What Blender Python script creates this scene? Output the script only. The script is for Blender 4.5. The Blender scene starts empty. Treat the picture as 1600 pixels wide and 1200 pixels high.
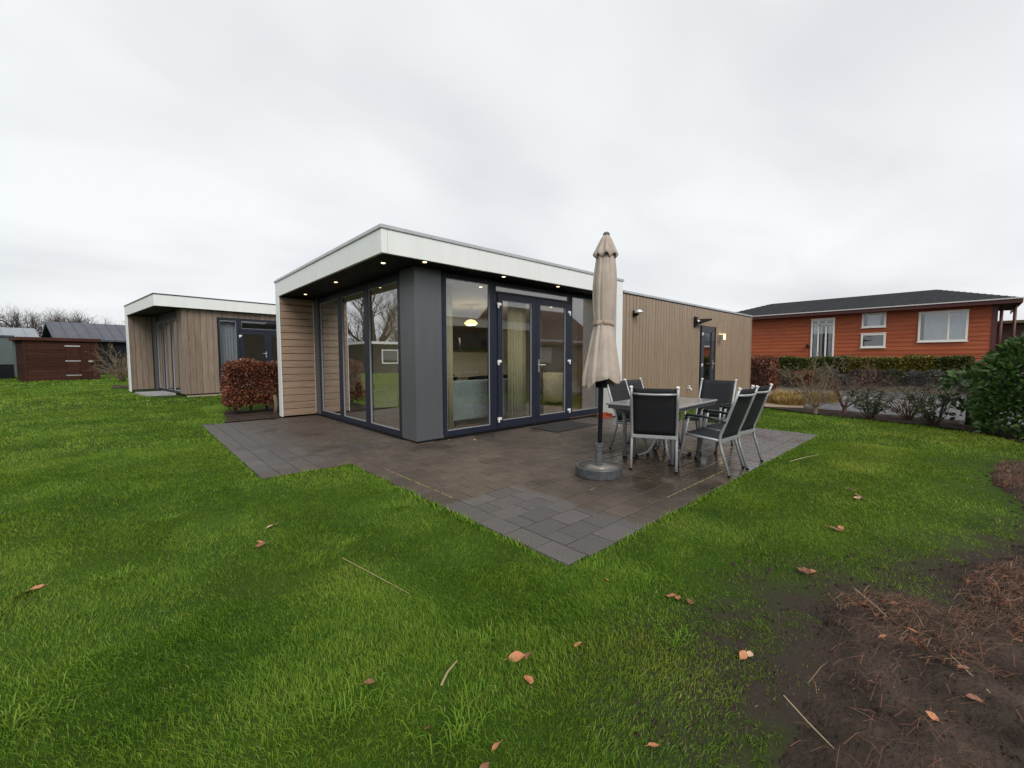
import bpy, bmesh, math, random
import numpy as np
from math import radians as RD, sin, cos, pi
from mathutils import Vector, Matrix
random.seed(7); rng = np.random.default_rng(11)
SC = bpy.context.scene; COL = SC.collection

# ------------------------------------------------------------------ camera
CAM = Vector((-3.0862, -5.4242, 1.25))
cam = bpy.data.cameras.new('camera'); cam_o = bpy.data.objects.new('camera', cam); COL.objects.link(cam_o)
yaw, pit, rol = RD(47.3616), RD(3.4496), RD(-0.1429)
fw = Vector((cos(yaw)*cos(pit), sin(yaw)*cos(pit), -sin(pit)))
rt = Vector((sin(yaw), -cos(yaw), 0)); up = rt.cross(fw)
r2 = rt*cos(rol) + up*sin(rol); u2 = -rt*sin(rol) + up*cos(rol)
M = Matrix((r2, u2, -fw)).transposed().to_4x4(); M.translation = CAM
cam_o.matrix_world = M
cam.sensor_fit = 'HORIZONTAL'; cam.sensor_width = 36.0; cam.lens = 36.0*650.14/1600
cam.clip_start = 0.05; cam.clip_end = 2000
SC.camera = cam_o

# ------------------------------------------------------------------ world, sun, exposure
SUN_AZ, SUN_EL = math.atan2(-0.36, -0.93), RD(40)
W = bpy.data.worlds.new('World'); SC.world = W; W.use_nodes = True
nt = W.node_tree; N = nt.nodes; L = nt.links
for n in list(N): N.remove(n)
out = N.new('ShaderNodeOutputWorld'); bg = N.new('ShaderNodeBackground')
sky = N.new('ShaderNodeTexSky'); sky.sky_type = 'NISHITA'; sky.sun_disc = False
sky.sun_elevation = SUN_EL; sky.sun_rotation = SUN_AZ
tc = N.new('ShaderNodeTexCoord'); sep = N.new('ShaderNodeSeparateXYZ'); L.new(tc.outputs['Generated'], sep.inputs[0])
den = N.new('ShaderNodeMath'); den.operation = 'MAXIMUM'; L.new(sep.outputs[2], den.inputs[0]); den.inputs[1].default_value = 0.0
den2 = N.new('ShaderNodeMath'); den2.operation = 'ADD'; L.new(den.outputs[0], den2.inputs[0]); den2.inputs[1].default_value = 0.22
def mth(op, a, b):
    n = N.new('ShaderNodeMath'); n.operation = op
    for i, v in enumerate((a, b)):
        if isinstance(v, (int, float)): n.inputs[i].default_value = v
        else: L.new(v, n.inputs[i])
    return n.outputs[0]
cmb = N.new('ShaderNodeCombineXYZ'); L.new(mth('DIVIDE', sep.outputs[0], den2.outputs[0]), cmb.inputs[0]); L.new(mth('DIVIDE', sep.outputs[1], den2.outputs[0]), cmb.inputs[1])
def wnoise(scale, detail, rough, dist, off):
    mp = N.new('ShaderNodeMapping'); mp.inputs['Location'].default_value = off; mp.inputs['Rotation'].default_value = (0, 0, RD(20)); mp.inputs['Scale'].default_value = (1, 1.5, 1)
    L.new(cmb.outputs[0], mp.inputs[0]); n = N.new('ShaderNodeTexNoise'); L.new(mp.outputs[0], n.inputs['Vector'])
    n.inputs['Scale'].default_value = scale; n.inputs['Detail'].default_value = detail; n.inputs['Roughness'].default_value = rough; n.inputs['Distortion'].default_value = dist
    return n.outputs['Fac']
big = wnoise(0.7, 2, 0.45, 0.3, (3.1, 1.7, 0)); fine = wnoise(1.9, 5, 0.5, 0.4, (0.4, 5.2, 0))
mixv = mth('ADD', mth('MULTIPLY', big, 0.74), mth('MULTIPLY', fine, 0.26))
ramp = N.new('ShaderNodeValToRGB'); L.new(mixv, ramp.inputs[0])
ramp.color_ramp.elements[0].position = 0.28; ramp.color_ramp.elements[0].color = (0.55, 0.565, 0.582, 1)
ramp.color_ramp.elements[1].position = 0.62; ramp.color_ramp.elements[1].color = (0.725, 0.742, 0.75, 1)
skm = N.new('ShaderNodeVectorMath'); skm.operation = 'SCALE'; L.new(sky.outputs[0], skm.inputs[0]); skm.inputs['Scale'].default_value = 0.10
mx = N.new('ShaderNodeMix'); mx.data_type = 'RGBA'; mx.inputs['Factor'].default_value = 0.96
L.new(skm.outputs[0], mx.inputs['A']); L.new(ramp.outputs[0], mx.inputs['B'])
L.new(mx.outputs['Result'], bg.inputs['Color']); bg.inputs['Strength'].default_value = 0.90; L.new(bg.outputs[0], out.inputs[0])
sun = bpy.data.lights.new('sun', 'SUN'); sun.energy = 1.5; sun.angle = RD(35); sun.color = (1.0, 0.97, 0.93)
sun_o = bpy.data.objects.new('sun', sun); COL.objects.link(sun_o)
sd = Vector((sin(SUN_AZ)*cos(SUN_EL), cos(SUN_AZ)*cos(SUN_EL), sin(SUN_EL)))
sun_o.rotation_euler = sd.to_track_quat('Z', 'Y').to_euler(); sun_o.location = (-10, -15, 20)
SC.view_settings.view_transform = 'Standard'; SC.view_settings.look = 'None'; SC.view_settings.gamma = 1
SC.view_settings.exposure = 0.56; SC.view_settings.use_curve_mapping = False
SC.render.engine = 'CYCLES'
SC.cycles.use_denoising = True; SC.cycles.denoiser = 'OPENIMAGEDENOISE'; SC.cycles.denoising_prefilter = 'FAST'; SC.cycles.use_adaptive_sampling = False; SC.cycles.max_bounces = 8; SC.cycles.transparent_max_bounces = 12; SC.cycles.caustics_reflective = False; SC.cycles.caustics_refractive = False

# ------------------------------------------------------------------ materials
MATS = {}
def mat(name, c1, c2=None, scale=4.0, stretch=(1, 1, 1), rough=0.6, rough2=None, metal=0.0, bump=0.0, bscale=None, rand=0.0, coord='Object',
        detail=6, spec=0.5, tint=None, c3=None, alpha=None, transl=0.0, lo=0.3, hi=0.7, emit=None, wet=None):
    """noise between c1 and c2; rand = brightness change per piece; tint = colour reached where the mesh's 'tint' value is 1"""
    if name in MATS: return MATS[name]
    m = bpy.data.materials.new(name); m.use_nodes = True; t = m.node_tree; n = t.nodes; l = t.links
    b = n['Principled BSDF']; MATS[name] = m
    b.inputs['Roughness'].default_value = rough; b.inputs['Metallic'].default_value = metal
    b.inputs['Specular IOR Level'].default_value = spec
    b.inputs['Base Color'].default_value = (*c1, 1)
    if emit: b.inputs['Emission Color'].default_value = (*emit[0], 1); b.inputs['Emission Strength'].default_value = emit[1]
    if c2 is None and not bump and tint is None and alpha is None: return m
    x = n.new('ShaderNodeTexCoord'); src = x.outputs['Object']
    oi = n.new('ShaderNodeObjectInfo')
    if coord == 'World':
        g = n.new('ShaderNodeNewGeometry'); src = g.outputs['Position']
    else:
        va = n.new('ShaderNodeVectorMath'); va.operation = 'ADD'; l.new(src, va.inputs[0])
        vs = n.new('ShaderNodeMath'); vs.operation = 'MULTIPLY'; vs.inputs[1].default_value = 37.0; l.new(oi.outputs['Random'], vs.inputs[0])
        l.new(vs.outputs[0], va.inputs[1]); src = va.outputs[0]
    mp = n.new('ShaderNodeMapping'); mp.inputs['Scale'].default_value = stretch; l.new(src, mp.inputs[0])
    nz = n.new('ShaderNodeTexNoise'); nz.inputs['Scale'].default_value = scale; nz.inputs['Detail'].default_value = detail; nz.inputs['Roughness'].default_value = 0.6
    l.new(mp.outputs[0], nz.inputs['Vector'])
    rp = n.new('ShaderNodeValToRGB'); l.new(nz.outputs['Fac'], rp.inputs[0])
    rp.color_ramp.elements[0].position = lo; rp.color_ramp.elements[1].position = hi
    rp.color_ramp.elements[0].color = (*c1, 1); rp.color_ramp.elements[1].color = (*(c2 or c1), 1)
    if c3:
        e = rp.color_ramp.elements.new((lo+hi)/2); e.color = (*c3, 1)
    colr = rp.outputs[0]
    if tint is not None:
        at = n.new('ShaderNodeAttribute'); at.attribute_name = 'tint'
        tr = n.new('ShaderNodeValToRGB'); l.new(at.outputs['Fac'], tr.inputs[0])
        els = tr.color_ramp.elements
        while len(els) < len(tint): els.new(0.5)
        for i, cc in enumerate(tint): els[i].position = i/(len(tint)-1); els[i].color = (*cc, 1)
        mm = n.new('ShaderNodeMix'); mm.data_type = 'RGBA'; mm.inputs['Factor'].default_value = 0.7
        l.new(colr, mm.inputs['A']); l.new(tr.outputs[0], mm.inputs['B']); colr = mm.outputs['Result']
    if rand:
        mr = n.new('ShaderNodeMapRange'); mr.inputs['To Min'].default_value = 1-rand; mr.inputs['To Max'].default_value = 1+rand
        l.new(oi.outputs['Random'], mr.inputs['Value'])
        sc_ = n.new('ShaderNodeVectorMath'); sc_.operation = 'SCALE'; l.new(colr, sc_.inputs[0]); l.new(mr.outputs[0], sc_.inputs['Scale']); colr = sc_.outputs[0]
    l.new(colr, b.inputs['Base Color'])
    if rough2 is not None:
        mr2 = n.new('ShaderNodeMapRange'); mr2.inputs['From Min'].default_value = lo; mr2.inputs['From Max'].default_value = hi
        mr2.inputs['To Min'].default_value = rough; mr2.inputs['To Max'].default_value = rough2
        l.new(nz.outputs['Fac'], mr2.inputs['Value']); l.new(mr2.outputs[0], b.inputs['Roughness'])
    if bump:
        nb = n.new('ShaderNodeTexNoise'); nb.inputs['Scale'].default_value = bscale or scale*4; nb.inputs['Detail'].default_value = 4
        l.new(mp.outputs[0], nb.inputs['Vector'])
        bp = n.new('ShaderNodeBump'); bp.inputs['Strength'].default_value = bump; bp.inputs['Distance'].default_value = 0.02
        l.new(nb.outputs['Fac'], bp.inputs['Height']); l.new(bp.outputs[0], b.inputs['Normal'])
    if transl or alpha:
        o = n['Material Output']; mxs = n.new('ShaderNodeMixShader'); mxs.inputs[0].default_value = alpha or transl
        q = n.new('ShaderNodeBsdfTransparent' if alpha else 'ShaderNodeBsdfTranslucent')
        if transl: l.new(colr, q.inputs['Color'])
        l.new(b.outputs[0], mxs.inputs[1]); l.new(q.outputs[0], mxs.inputs[2]); l.new(mxs.outputs[0], o.inputs[0])
    return m

def glass(name, tcol=(0.90, 0.93, 0.91), gain=1.7, ior=1.5):
    m = bpy.data.materials.new(name); m.use_nodes = True; t = m.node_tree; n = t.nodes; l = t.links
    n.remove(n['Principled BSDF']); o = n['Material Output']
    f = n.new('ShaderNodeFresnel'); f.inputs[0].default_value = ior
    k = n.new('ShaderNodeMath'); k.operation = 'MULTIPLY'; k.use_clamp = True; k.inputs[1].default_value = gain; l.new(f.outputs[0], k.inputs[0])
    gq = n.new('ShaderNodeNewGeometry'); iv = n.new('ShaderNodeMath'); iv.operation = 'SUBTRACT'; iv.inputs[0].default_value = 1; l.new(gq.outputs['Backfacing'], iv.inputs[1])
    k2 = n.new('ShaderNodeMath'); k2.operation = 'MULTIPLY'; l.new(k.outputs[0], k2.inputs[0]); l.new(iv.outputs[0], k2.inputs[1]); k = k2
    a = n.new('ShaderNodeBsdfTransparent'); a.inputs[0].default_value = (*tcol, 1)
    g = n.new('ShaderNodeBsdfGlossy'); g.inputs['Roughness'].default_value = 0.0; g.inputs['Color'].default_value = (0.97, 0.98, 1, 1)
    x = n.new('ShaderNodeMixShader'); l.new(k.outputs[0], x.inputs[0]); l.new(a.outputs[0], x.inputs[1]); l.new(g.outputs[0], x.inputs[2]); l.new(x.outputs[0], o.inputs[0])
    MATS[name] = m; return m
GLASS = glass('window_glass', gain=4.2)
GLASS2 = glass('window_glass_far', tcol=(0.8, 0.83, 0.85), gain=3.6)

WHITE = mat('white_panel', (0.80, 0.81, 0.795), (0.72, 0.735, 0.71), 1.6, (5, 5, .5), rough=0.38, bump=0.02, bscale=40, lo=.35, hi=.85)
ALU = mat('aluminium_cap', (0.50, 0.51, 0.52), (0.42, 0.43, 0.44), 3, rough=0.38, metal=0.35)
DARKCAP = mat('dark_cap', (0.05, 0.055, 0.065), rough=0.45)
SOFFIT = mat('black_soffit', (0.006, 0.006, 0.007), (0.009, 0.009, 0.010), 3, (1, 1, 1), rough=0.6, rand=0.2, spec=0.18)
GREYPAN = mat('grey_panel', (0.110, 0.116, 0.124), (0.138, 0.144, 0.152), 5, (14, 14, 0.25), rough=0.30, rough2=0.42, metal=0.35, bump=0.05, bscale=10)
NAVY = mat('navy_frame', (0.014, 0.017, 0.030), (0.019, 0.023, 0.038), 6, rough=0.42, spec=0.35, bump=0.03, bscale=60)
BLACK = mat('black_plastic', (0.006, 0.006, 0.007), rough=0.45, spec=0.3)
BOARD = mat('teak_board', (0.235, 0.152, 0.102), (0.37, 0.258, 0.182), 2.2, (1.2, 14, 24), rough=0.55, rand=0.09, bump=0.12, bscale=6, c3=(0.305, 0.205, 0.140))
BOARDV = mat('teak_board_upright', (0.240, 0.172, 0.116), (0.318, 0.236, 0.166), 2.2, (14, 14, 0.7), rough=0.36, rand=0.045, bump=0.10, bscale=6, c3=(0.280, 0.204, 0.140))
BOARDN = mat('grey_teak_board', (0.165, 0.120, 0.088), (0.27, 0.205, 0.155), 2.2, (10, 10, 0.8), rough=0.6, rand=0.12, bump=0.1, bscale=6)
CHROME = mat('bright_metal', (0.72, 0.73, 0.74), rough=0.28, metal=0.8)
WPLAST = mat('white_plastic', (0.8, 0.8, 0.8), rough=0.35)
ALUFR = mat('chair_aluminium', (0.40, 0.41, 0.42), (0.33, 0.34, 0.35), 9, rough=0.42, metal=0.4)
TEXT = mat('mesh_textile', (0.016, 0.017, 0.020), (0.025, 0.026, 0.030), 300, rough=0.6, alpha=0.08, spec=0.25)
TABLE = mat('table_frame_grey', (0.10, 0.105, 0.11), rough=0.4, metal=0.3)
TOPM = mat('table_top_glass_grey', (0.20, 0.205, 0.205), (0.26, 0.26, 0.255), 7, rough=0.10, rough2=0.28, spec=0.7)
CANV = mat('taupe_canvas', (0.42, 0.345, 0.285), (0.55, 0.47, 0.40), 5, rough=0.85, bump=0.18, bscale=40, transl=0.12)
CANV2 = mat('taupe_canvas_strap', (0.36, 0.27, 0.20), (0.42, 0.32, 0.25), 9, rough=0.85, bump=0.2, bscale=90)
BASEM = mat('granite_base', (0.042, 0.044, 0.048), (0.080, 0.083, 0.088), 14, rough=0.42, bump=0.15, bscale=60)
BASET = mat('wet_base_top', (0.14, 0.125, 0.11), (0.23, 0.21, 0.19), 6, rough=0.03, rough2=0.35)
RED = mat('red_oxide', (0.30, 0.055, 0.02), (0.24, 0.04, 0.016), 8, rough=0.5)

# ------------------------------------------------------------------ mesh helpers
class MB:
    def __init__(s): s.v = []; s.f = []
    def add(s, vs, fs):
        k = len(s.v); s.v += [tuple(p) for p in vs]; s.f += [tuple(i+k for i in f) for f in fs]; return s
    def box(s, x0, x1, y0, y1, z0, z1):
        return s.add([(x0,y0,z0),(x1,y0,z0),(x1,y1,z0),(x0,y1,z0),(x0,y0,z1),(x1,y0,z1),(x1,y1,z1),(x0,y1,z1)],
                     [(0,3,2,1),(4,5,6,7),(0,1,5,4),(1,2,6,5),(2,3,7,6),(3,0,4,7)])
    def tube(s, pts, r, n=8, cap=True, flat=1.0):
        pts = [Vector(p) for p in pts]; k = len(pts); R = r if isinstance(r, (list, tuple)) else [r]*k
        rings = []; prev = None
        for i, p in enumerate(pts):
            d = (pts[min(i+1, k-1)] - pts[max(i-1, 0)]).normalized()
            if prev is None:
                a = Vector((0, 0, 1)) if abs(d.z) < 0.9 else Vector((1, 0, 0)); u = d.cross(a).normalized()
            else: u = (prev - d*prev.dot(d)).normalized()
            prev = u; w = d.cross(u)
            rings.append([p + u*(cos(2*pi*j/n)*R[i]) + w*(sin(2*pi*j/n)*R[i]*flat) for j in range(n)])
        vs = [q for rg in rings for q in rg]
        fs = [(i*n+j, i*n+(j+1) % n, (i+1)*n+(j+1) % n, (i+1)*n+j) for i in range(k-1) for j in range(n)]
        if cap: fs += [tuple(range(n))[::-1], tuple((k-1)*n+j for j in range(n))]
        return s.add(vs, fs)
    def lathe(s, prof, n=24, c=(0, 0, 0)):
        vs = [(c[0]+r*cos(2*pi*j/n), c[1]+r*sin(2*pi*j/n), c[2]+z) for r, z in prof for j in range(n)]; k = len(prof)
        fs = [(i*n+j, i*n+(j+1) % n, (i+1)*n+(j+1) % n, (i+1)*n+j) for i in range(k-1) for j in range(n)]
        fs += [tuple(range(n))[::-1], tuple((k-1)*n+j for j in range(n))]
        return s.add(vs, fs)
    def frame_y(s, x0, x1, z0, z1, w, y0, y1, wb=None):     # rectangular frame in an x-z plane
        wb = wb or w
        s.box(x0, x0+w, y0, y1, z0, z1); s.box(x1-w, x1, y0, y1, z0, z1)
        s.box(x0+w, x1-w, y0, y1, z1-w, z1); s.box(x0+w, x1-w, y0, y1, z0, z0+wb); return s
    def frame_x(s, y0, y1, z0, z1, w, x0, x1, wb=None):
        wb = wb or w
        s.box(x0, x1, y0, y0+w, z0, z1); s.box(x0, x1, y1-w, y1, z0, z1)
        s.box(x0, x1, y0+w, y1-w, z1-w, z1); s.box(x0, x1, y0+w, y1-w, z0, z0+wb); return s
    def mesh(s, name, m=None, smooth=False):
        me = bpy.data.meshes.new(name); me.from_pydata(s.v, [], s.f); me.update()
        if m: me.materials.append(m)
        if smooth: me.polygons.foreach_set('use_smooth', [True]*len(me.polygons))
        return me
def npmesh(name, V, F, m, tint=None, smooth=False):
    V = np.ascontiguousarray(V, np.float32); F = np.ascontiguousarray(F, np.int32); k = F.shape[1]
    me = bpy.data.meshes.new(name); me.vertices.add(len(V)); me.vertices.foreach_set('co', V.ravel())
    me.loops.add(F.size); me.loops.foreach_set('vertex_index', F.ravel())
    me.polygons.add(len(F)); me.polygons.foreach_set('loop_start', np.arange(0, F.size, k, dtype=np.int32))
    me.update(calc_edges=True); me.materials.append(m)
    if tint is not None:
        a = me.attributes.new('tint', 'FLOAT', 'POINT'); a.data.foreach_set('value', np.ascontiguousarray(tint, np.float32))
    if smooth: me.polygons.foreach_set('use_smooth', np.ones(len(F), bool))
    return me
def tag(o, label=None, cat=None, group=None, kind=None):
    if label: o['label'] = label
    if cat: o['category'] = cat
    if group: o['group'] = group
    if kind: o['kind'] = kind
    return o
def ob(name, data, parent=None, loc=None, rot=None, bev=0, label=None, cat=None, group=None, kind=None):
    o = bpy.data.objects.new(name, data); COL.objects.link(o); o.parent = parent
    if loc is not None: o.location = loc
    if rot is not None: o.rotation_euler = rot
    if bev:
        b = o.modifiers.new('bevel', 'BEVEL'); b.width = bev; b.segments = 2; b.limit_method = 'ANGLE'
    return tag(o, label, cat, group, kind)
def empty(name, loc, rz=0, label=None, cat=None, group=None):
    o = ob(name, None, None, loc, (0, 0, rz), 0, label, cat, group); o.empty_display_size = 0.1; return o
def B(*a): return MB().box(*a)
def bx(name, m, parent, *a, bev=0, **k): return ob(name, B(*a).mesh(name, m), parent, bev=bev, **k)
def copy_tree(o, parent=None):
    c = o.copy(); COL.objects.link(c); c.parent = parent
    for ch in list(o.children): copy_tree(ch, c)
    return c
def smooth01(a, b, x):
    t = np.clip((x-a)/(b-a), 0, 1); return t*t*(3-2*t)
def hgt(x, y):
    x = np.asarray(x, float); y = np.asarray(y, float)
    base = 0.18*smooth01(4.8, 11.5, y)*(1-smooth01(3.0, 9.0, x))
    bump = 0.010*np.sin(1.7*x+0.6*y)*np.sin(1.3*y-0.4*x)+0.006*np.sin(4.1*x+2.2)*np.sin(3.7*y)
    inx = smooth01(-2.9, -2.2, x)*(1-smooth01(5.0, 5.6, x)); iny = smooth01(-4.3, -3.7, y)*(1-smooth01(4.6, 5.2, y))
    return base + bump*(1-inx*iny) - 0.022

# ------------------------------------------------------------------ ground
TERR = [(-1.17, 5.18, -3.85, 0.6), (-2.11, 0.6, -0.47, 4.42)]
EDGE_R = [(9.6, -0.41), (8.79, -2.1), (8.19, -3.15), (7.9, -4.2), (7.75, -5.1), (7.2, -5.75), (6.4, -6.15), (5.6, -6.55), (5.0, -7.2)]
MULCH = [(-1.9, -5.6), (-1.62, -5.10), (-1.40, -5.06), (-1.02, -5.0), (-0.62, -4.93), (-0.42, -4.97), (-0.27, -5.1), (-0.2, -5.25), (-0.05, -5.40), (0.35, -5.48), (0.9, -5.72),
         (1.9, -5.86), (2.9, -5.78), (3.4, -5.66), (4.3, -5.72), (5.1, -6.0), (5.9, -6.5), (6.5, -7.5), (6.0, -9.5), (-1.5, -9.5), (-2.4, -7.0)]
HBED = [(-1.78, 4.44), (-1.60, 5.0), (-1.52, 6.3), (-1.2, 7.3), (0.6, 7.6), (0.6, 4.76), (-0.66, 4.76), (-0.66, 4.44)]
def inpoly(x, y, P):
    x = np.asarray(x); y = np.asarray(y); c = np.zeros(x.shape, bool); n = len(P)
    for i in range(n):
        x0, y0 = P[i]; x1, y1 = P[(i+1) % n]
        k = ((y0 > y) != (y1 > y)) & (x < (x1-x0)*(y-y0)/((y1-y0) or 1e-9)+x0); c ^= k
    return c
LAWN = [(-80, -60), (-80, 90), (3, 90), (3, 8), (0.4, 8), (0.4, 4.74), (12.8, 4.74), (9.6, -0.41)] + EDGE_R[1:] + [(5.0, -60)]
def is_lawn(x, y):
    k = inpoly(x, y, LAWN)
    for a, b, c, d in TERR: k &= ~((x > a) & (x < b) & (y > c) & (y < d))
    k &= ~((x > -0.70) & (x < 13) & (y > -0.42) & (y < 4.76))
    k &= ~inpoly(x, y, HBED)
    c8, s8 = cos(RD(8)), sin(RD(8)); dx = x+1.868; dy = y-10.15; lx = dx*c8+dy*s8; ly = -dx*s8+dy*c8
    k &= ~((lx > -0.72) & (lx < 13) & (ly > -0.02) & (ly < 5))
    return k
GROUND = mat('lawn_soil', (0.022, 0.042, 0.006), (0.046, 0.082, 0.010), 1.6, rough=0.95, bump=0.5, bscale=30, coord='World', c3=(0.034, 0.062, 0.008), spec=0.1)
SOIL = mat('dark_soil', (0.018, 0.013, 0.010), (0.080, 0.058, 0.046), 4.5, rough=0.95, bump=1.0, bscale=60, coord='World', spec=0.1, detail=10)
def soil_near_bed(m):                                   # the lawn's own earth turns to bare soil where the bed begins
    t = m.node_tree; n = t.nodes; l = t.links; b = n['Principled BSDF']; old = b.inputs['Base Color'].links[0].from_socket
    g = n.new('ShaderNodeNewGeometry'); s = n.new('ShaderNodeSeparateXYZ'); l.new(g.outputs['Position'], s.inputs[0]); nz = n.new('ShaderNodeTexNoise'); nz.inputs['Scale'].default_value = 3; l.new(g.outputs['Position'], nz.inputs['Vector'])
    def ad(v, k):
        q = n.new('ShaderNodeMath'); q.operation = 'MULTIPLY_ADD'; l.new(nz.outputs['Fac'], q.inputs[0]); q.inputs[1].default_value = k; l.new(v, q.inputs[2]); return q.outputs[0]
    def mr(v, a, c):
        q = n.new('ShaderNodeMapRange'); q.inputs['From Min'].default_value = a; q.inputs['From Max'].default_value = c; l.new(v, q.inputs['Value']); return q.outputs[0]
    mu = n.new('ShaderNodeMath'); mu.operation = 'MULTIPLY'; sl = n.new('ShaderNodeMath'); sl.operation = 'MULTIPLY_ADD'; l.new(s.outputs[0], sl.inputs[0]); sl.inputs[1].default_value = .45; l.new(s.outputs[1], sl.inputs[2]); l.new(mr(ad(sl.outputs[0], .7), -4.35, -4.85), mu.inputs[0]); l.new(mr(ad(s.outputs[0], .7), -1.75, -1.05), mu.inputs[1])
    x = n.new('ShaderNodeMix'); x.data_type = 'RGBA'; l.new(mu.outputs[0], x.inputs['Factor']); l.new(old, x.inputs['A']); x.inputs['B'].default_value = (0.040, 0.030, 0.024, 1); l.new(x.outputs['Result'], b.inputs['Base Color'])
soil_near_bed(GROUND)
def sheet(name, pts_fn, x0, x1, y0, y1, nx, ny, m, kind='structure', **k):
    xs = np.linspace(x0, x1, nx); ys = np.linspace(y0, y1, ny); X, Y = np.meshgrid(xs, ys)
    Z = pts_fn(X, Y); V = np.stack([X, Y, Z], -1).reshape(-1, 3)
    i = np.arange(nx*ny).reshape(ny, nx); F = np.stack([i[:-1, :-1], i[:-1, 1:], i[1:, 1:], i[1:, :-1]], -1).reshape(-1, 4)
    return ob(name, npmesh(name, V, F, m, smooth=True), kind=kind, **k)
sx = np.concatenate([np.linspace(-900, -45, 12), np.linspace(-40, 40, 201), np.linspace(45, 900, 12)])
sy = np.concatenate([np.linspace(-900, -45, 12), np.linspace(-40, 60, 251), np.linspace(65, 900, 12)])
X, Y = np.meshgrid(sx, sy); V = np.stack([X, Y, hgt(X, Y)], -1).reshape(-1, 3); idx = np.arange(len(sx)*len(sy)).reshape(len(sy), len(sx))
F = np.stack([idx[:-1, :-1], idx[:-1, 1:], idx[1:, 1:], idx[1:, :-1]], -1).reshape(-1, 4)
ob('ground', npmesh('ground', V, F, GROUND, smooth=True), kind='structure', label='damp mossy ground under the lawn')
def poly_sheet(name, P, z, m, **k):
    bm = bmesh.new(); vs = [bm.verts.new((x, y, z)) for x, y in P]; bm.faces.new(vs)
    bmesh.ops.triangulate(bm, faces=bm.faces[:]); me = bpy.data.meshes.new(name); bm.to_mesh(me); bm.free(); me.materials.append(m)
    return ob(name, me, kind='structure', **k)
def jag(P, amp, n, seed):
    r = random.Random(seed); n *= 3; out = []; k = 0
    ph = [r.uniform(0, 6.28) for _ in range(4)]
    for i in range(len(P)):
        a, b = P[i], P[(i+1) % len(P)]
        for j in range(n):
            t = j/n; k += 1; q = amp*(sin(k*.9+ph[0])*.5+sin(k*.37+ph[1])*.7+sin(k*1.7+ph[2])*.3); w = amp*(sin(k*.8+ph[3])*.5+sin(k*.31)*.7)
            out.append((a[0]+(b[0]-a[0])*t+q*.6, a[1]+(b[1]-a[1])*t+w*.6))
    return out
def jag_old(P, amp, n, seed):
    r = random.Random(seed); out = []
    for i in range(len(P)):
        a, b = P[i], P[(i+1) % len(P)]
        for j in range(n):
            t = j/n; out.append((a[0]+(b[0]-a[0])*t+r.uniform(-amp, amp), a[1]+(b[1]-a[1])*t+r.uniform(-amp, amp)))
    return out
def sdist(x, y, P):
    d = np.full(np.shape(x), 1e9)
    for (x0, y0), (x1, y1) in zip(P, P[1:]+P[:1]):
        vx, vy = x1-x0, y1-y0; t = np.clip(((x-x0)*vx+(y-y0)*vy)/(vx*vx+vy*vy+1e-12), 0, 1); d = np.minimum(d, np.hypot(x-x0-vx*t, y-y0-vy*t))
    return np.where(inpoly(x, y, P), d, -d)
def vnoise(x, y, s, seed):
    r = np.random.default_rng(seed); g = r.uniform(0, 1, (64, 64)); u = x*s; v = y*s; i = np.floor(u).astype(int); j = np.floor(v).astype(int); a = u-i; b = v-j; a = a*a*(3-2*a); b = b*b*(3-2*b)
    G = lambda p, q: g[p % 64, q % 64]
    return G(i, j)*(1-a)*(1-b)+G(i+1, j)*a*(1-b)+G(i, j+1)*(1-a)*b+G(i+1, j+1)*a*b
def bedz(X, Y):
    d = sdist(X, Y, MULCH)+0.22*(vnoise(X, Y, 2.2, 31)-.5)+0.10*(vnoise(X, Y, 7, 32)-.5)
    f = .024*vnoise(X, Y, 5, 33)+.014*vnoise(X, Y, 14, 34)+.012*vnoise(X, Y, 34, 35)
    return hgt(X, Y)+np.clip((d+.03)*.25, -.03, .016)+f*smooth01(-.06, .2, d)-.004
sheet('planting_bed', bedz, -2.3, 5.6, -7.6, -4.5, 316, 125, SOIL, label='bare dark soil bed at the edge of the lawn')
poly_sheet('planting_bed', jag(HBED, 0.03, 3, 2), 0.012, SOIL, label='dark soil bed under the copper beech hedge')
STRIP = EDGE_R + [(5.6, -7.6), (6.6, -6.9), (8.9, -7.6), (9.2, -6.4), (9.1, -5.3), (9.2, -4.2), (9.4, -3.2), (9.9, -2.1), (10.6, -0.41)]
poly_sheet('planting_bed', jag(STRIP, 0.04, 3, 3), 0.006, SOIL, label='soil strip planted with low shrubs beyond the lawn')
GRAV = mat('slate_gravel', (0.07, 0.07, 0.078), (0.19, 0.185, 0.19), 45, rough=0.75, bump=1.0, bscale=70, coord='World')
poly_sheet('gravel_bed', [(10.6, -0.41), (9.9, -2.1), (9.4, -3.2), (9.2, -4.2), (8.9, -5.2), (8.2, -6.0), (7.4, -6.5), (6.6, -6.9), (5.6, -7.6), (5.6, -14), (12.5, -14), (12.5, -0.41)], -0.002, GRAV, label='grey slate gravel verge between shrubs and road')
ASPH = mat('wet_asphalt', (0.060, 0.060, 0.064), (0.10, 0.10, 0.103), 5, rough=0.42, rough2=0.65, bump=0.3, bscale=120, coord='World')
bx('road', ASPH, None, 12.62, 17.3, -60, 60, -0.06, 0.006, kind='structure', label='grey asphalt lane in front of the red bungalow')
KERB = mat('concrete_kerb', (0.34, 0.34, 0.33), (0.44, 0.44, 0.43), 3, rough=0.8)
kb = empty('kerb', (0, 0, 0)); tag(kb, 'pale concrete kerb along the asphalt lane', kind='structure')
kme = B(0, 0.12, 0, 0.985, -0.1, 0.10).mesh('kerb_stone', KERB)
for i in range(24): ob('kerb_stone', kme, kb, (12.48, -14+i, 0))
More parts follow.
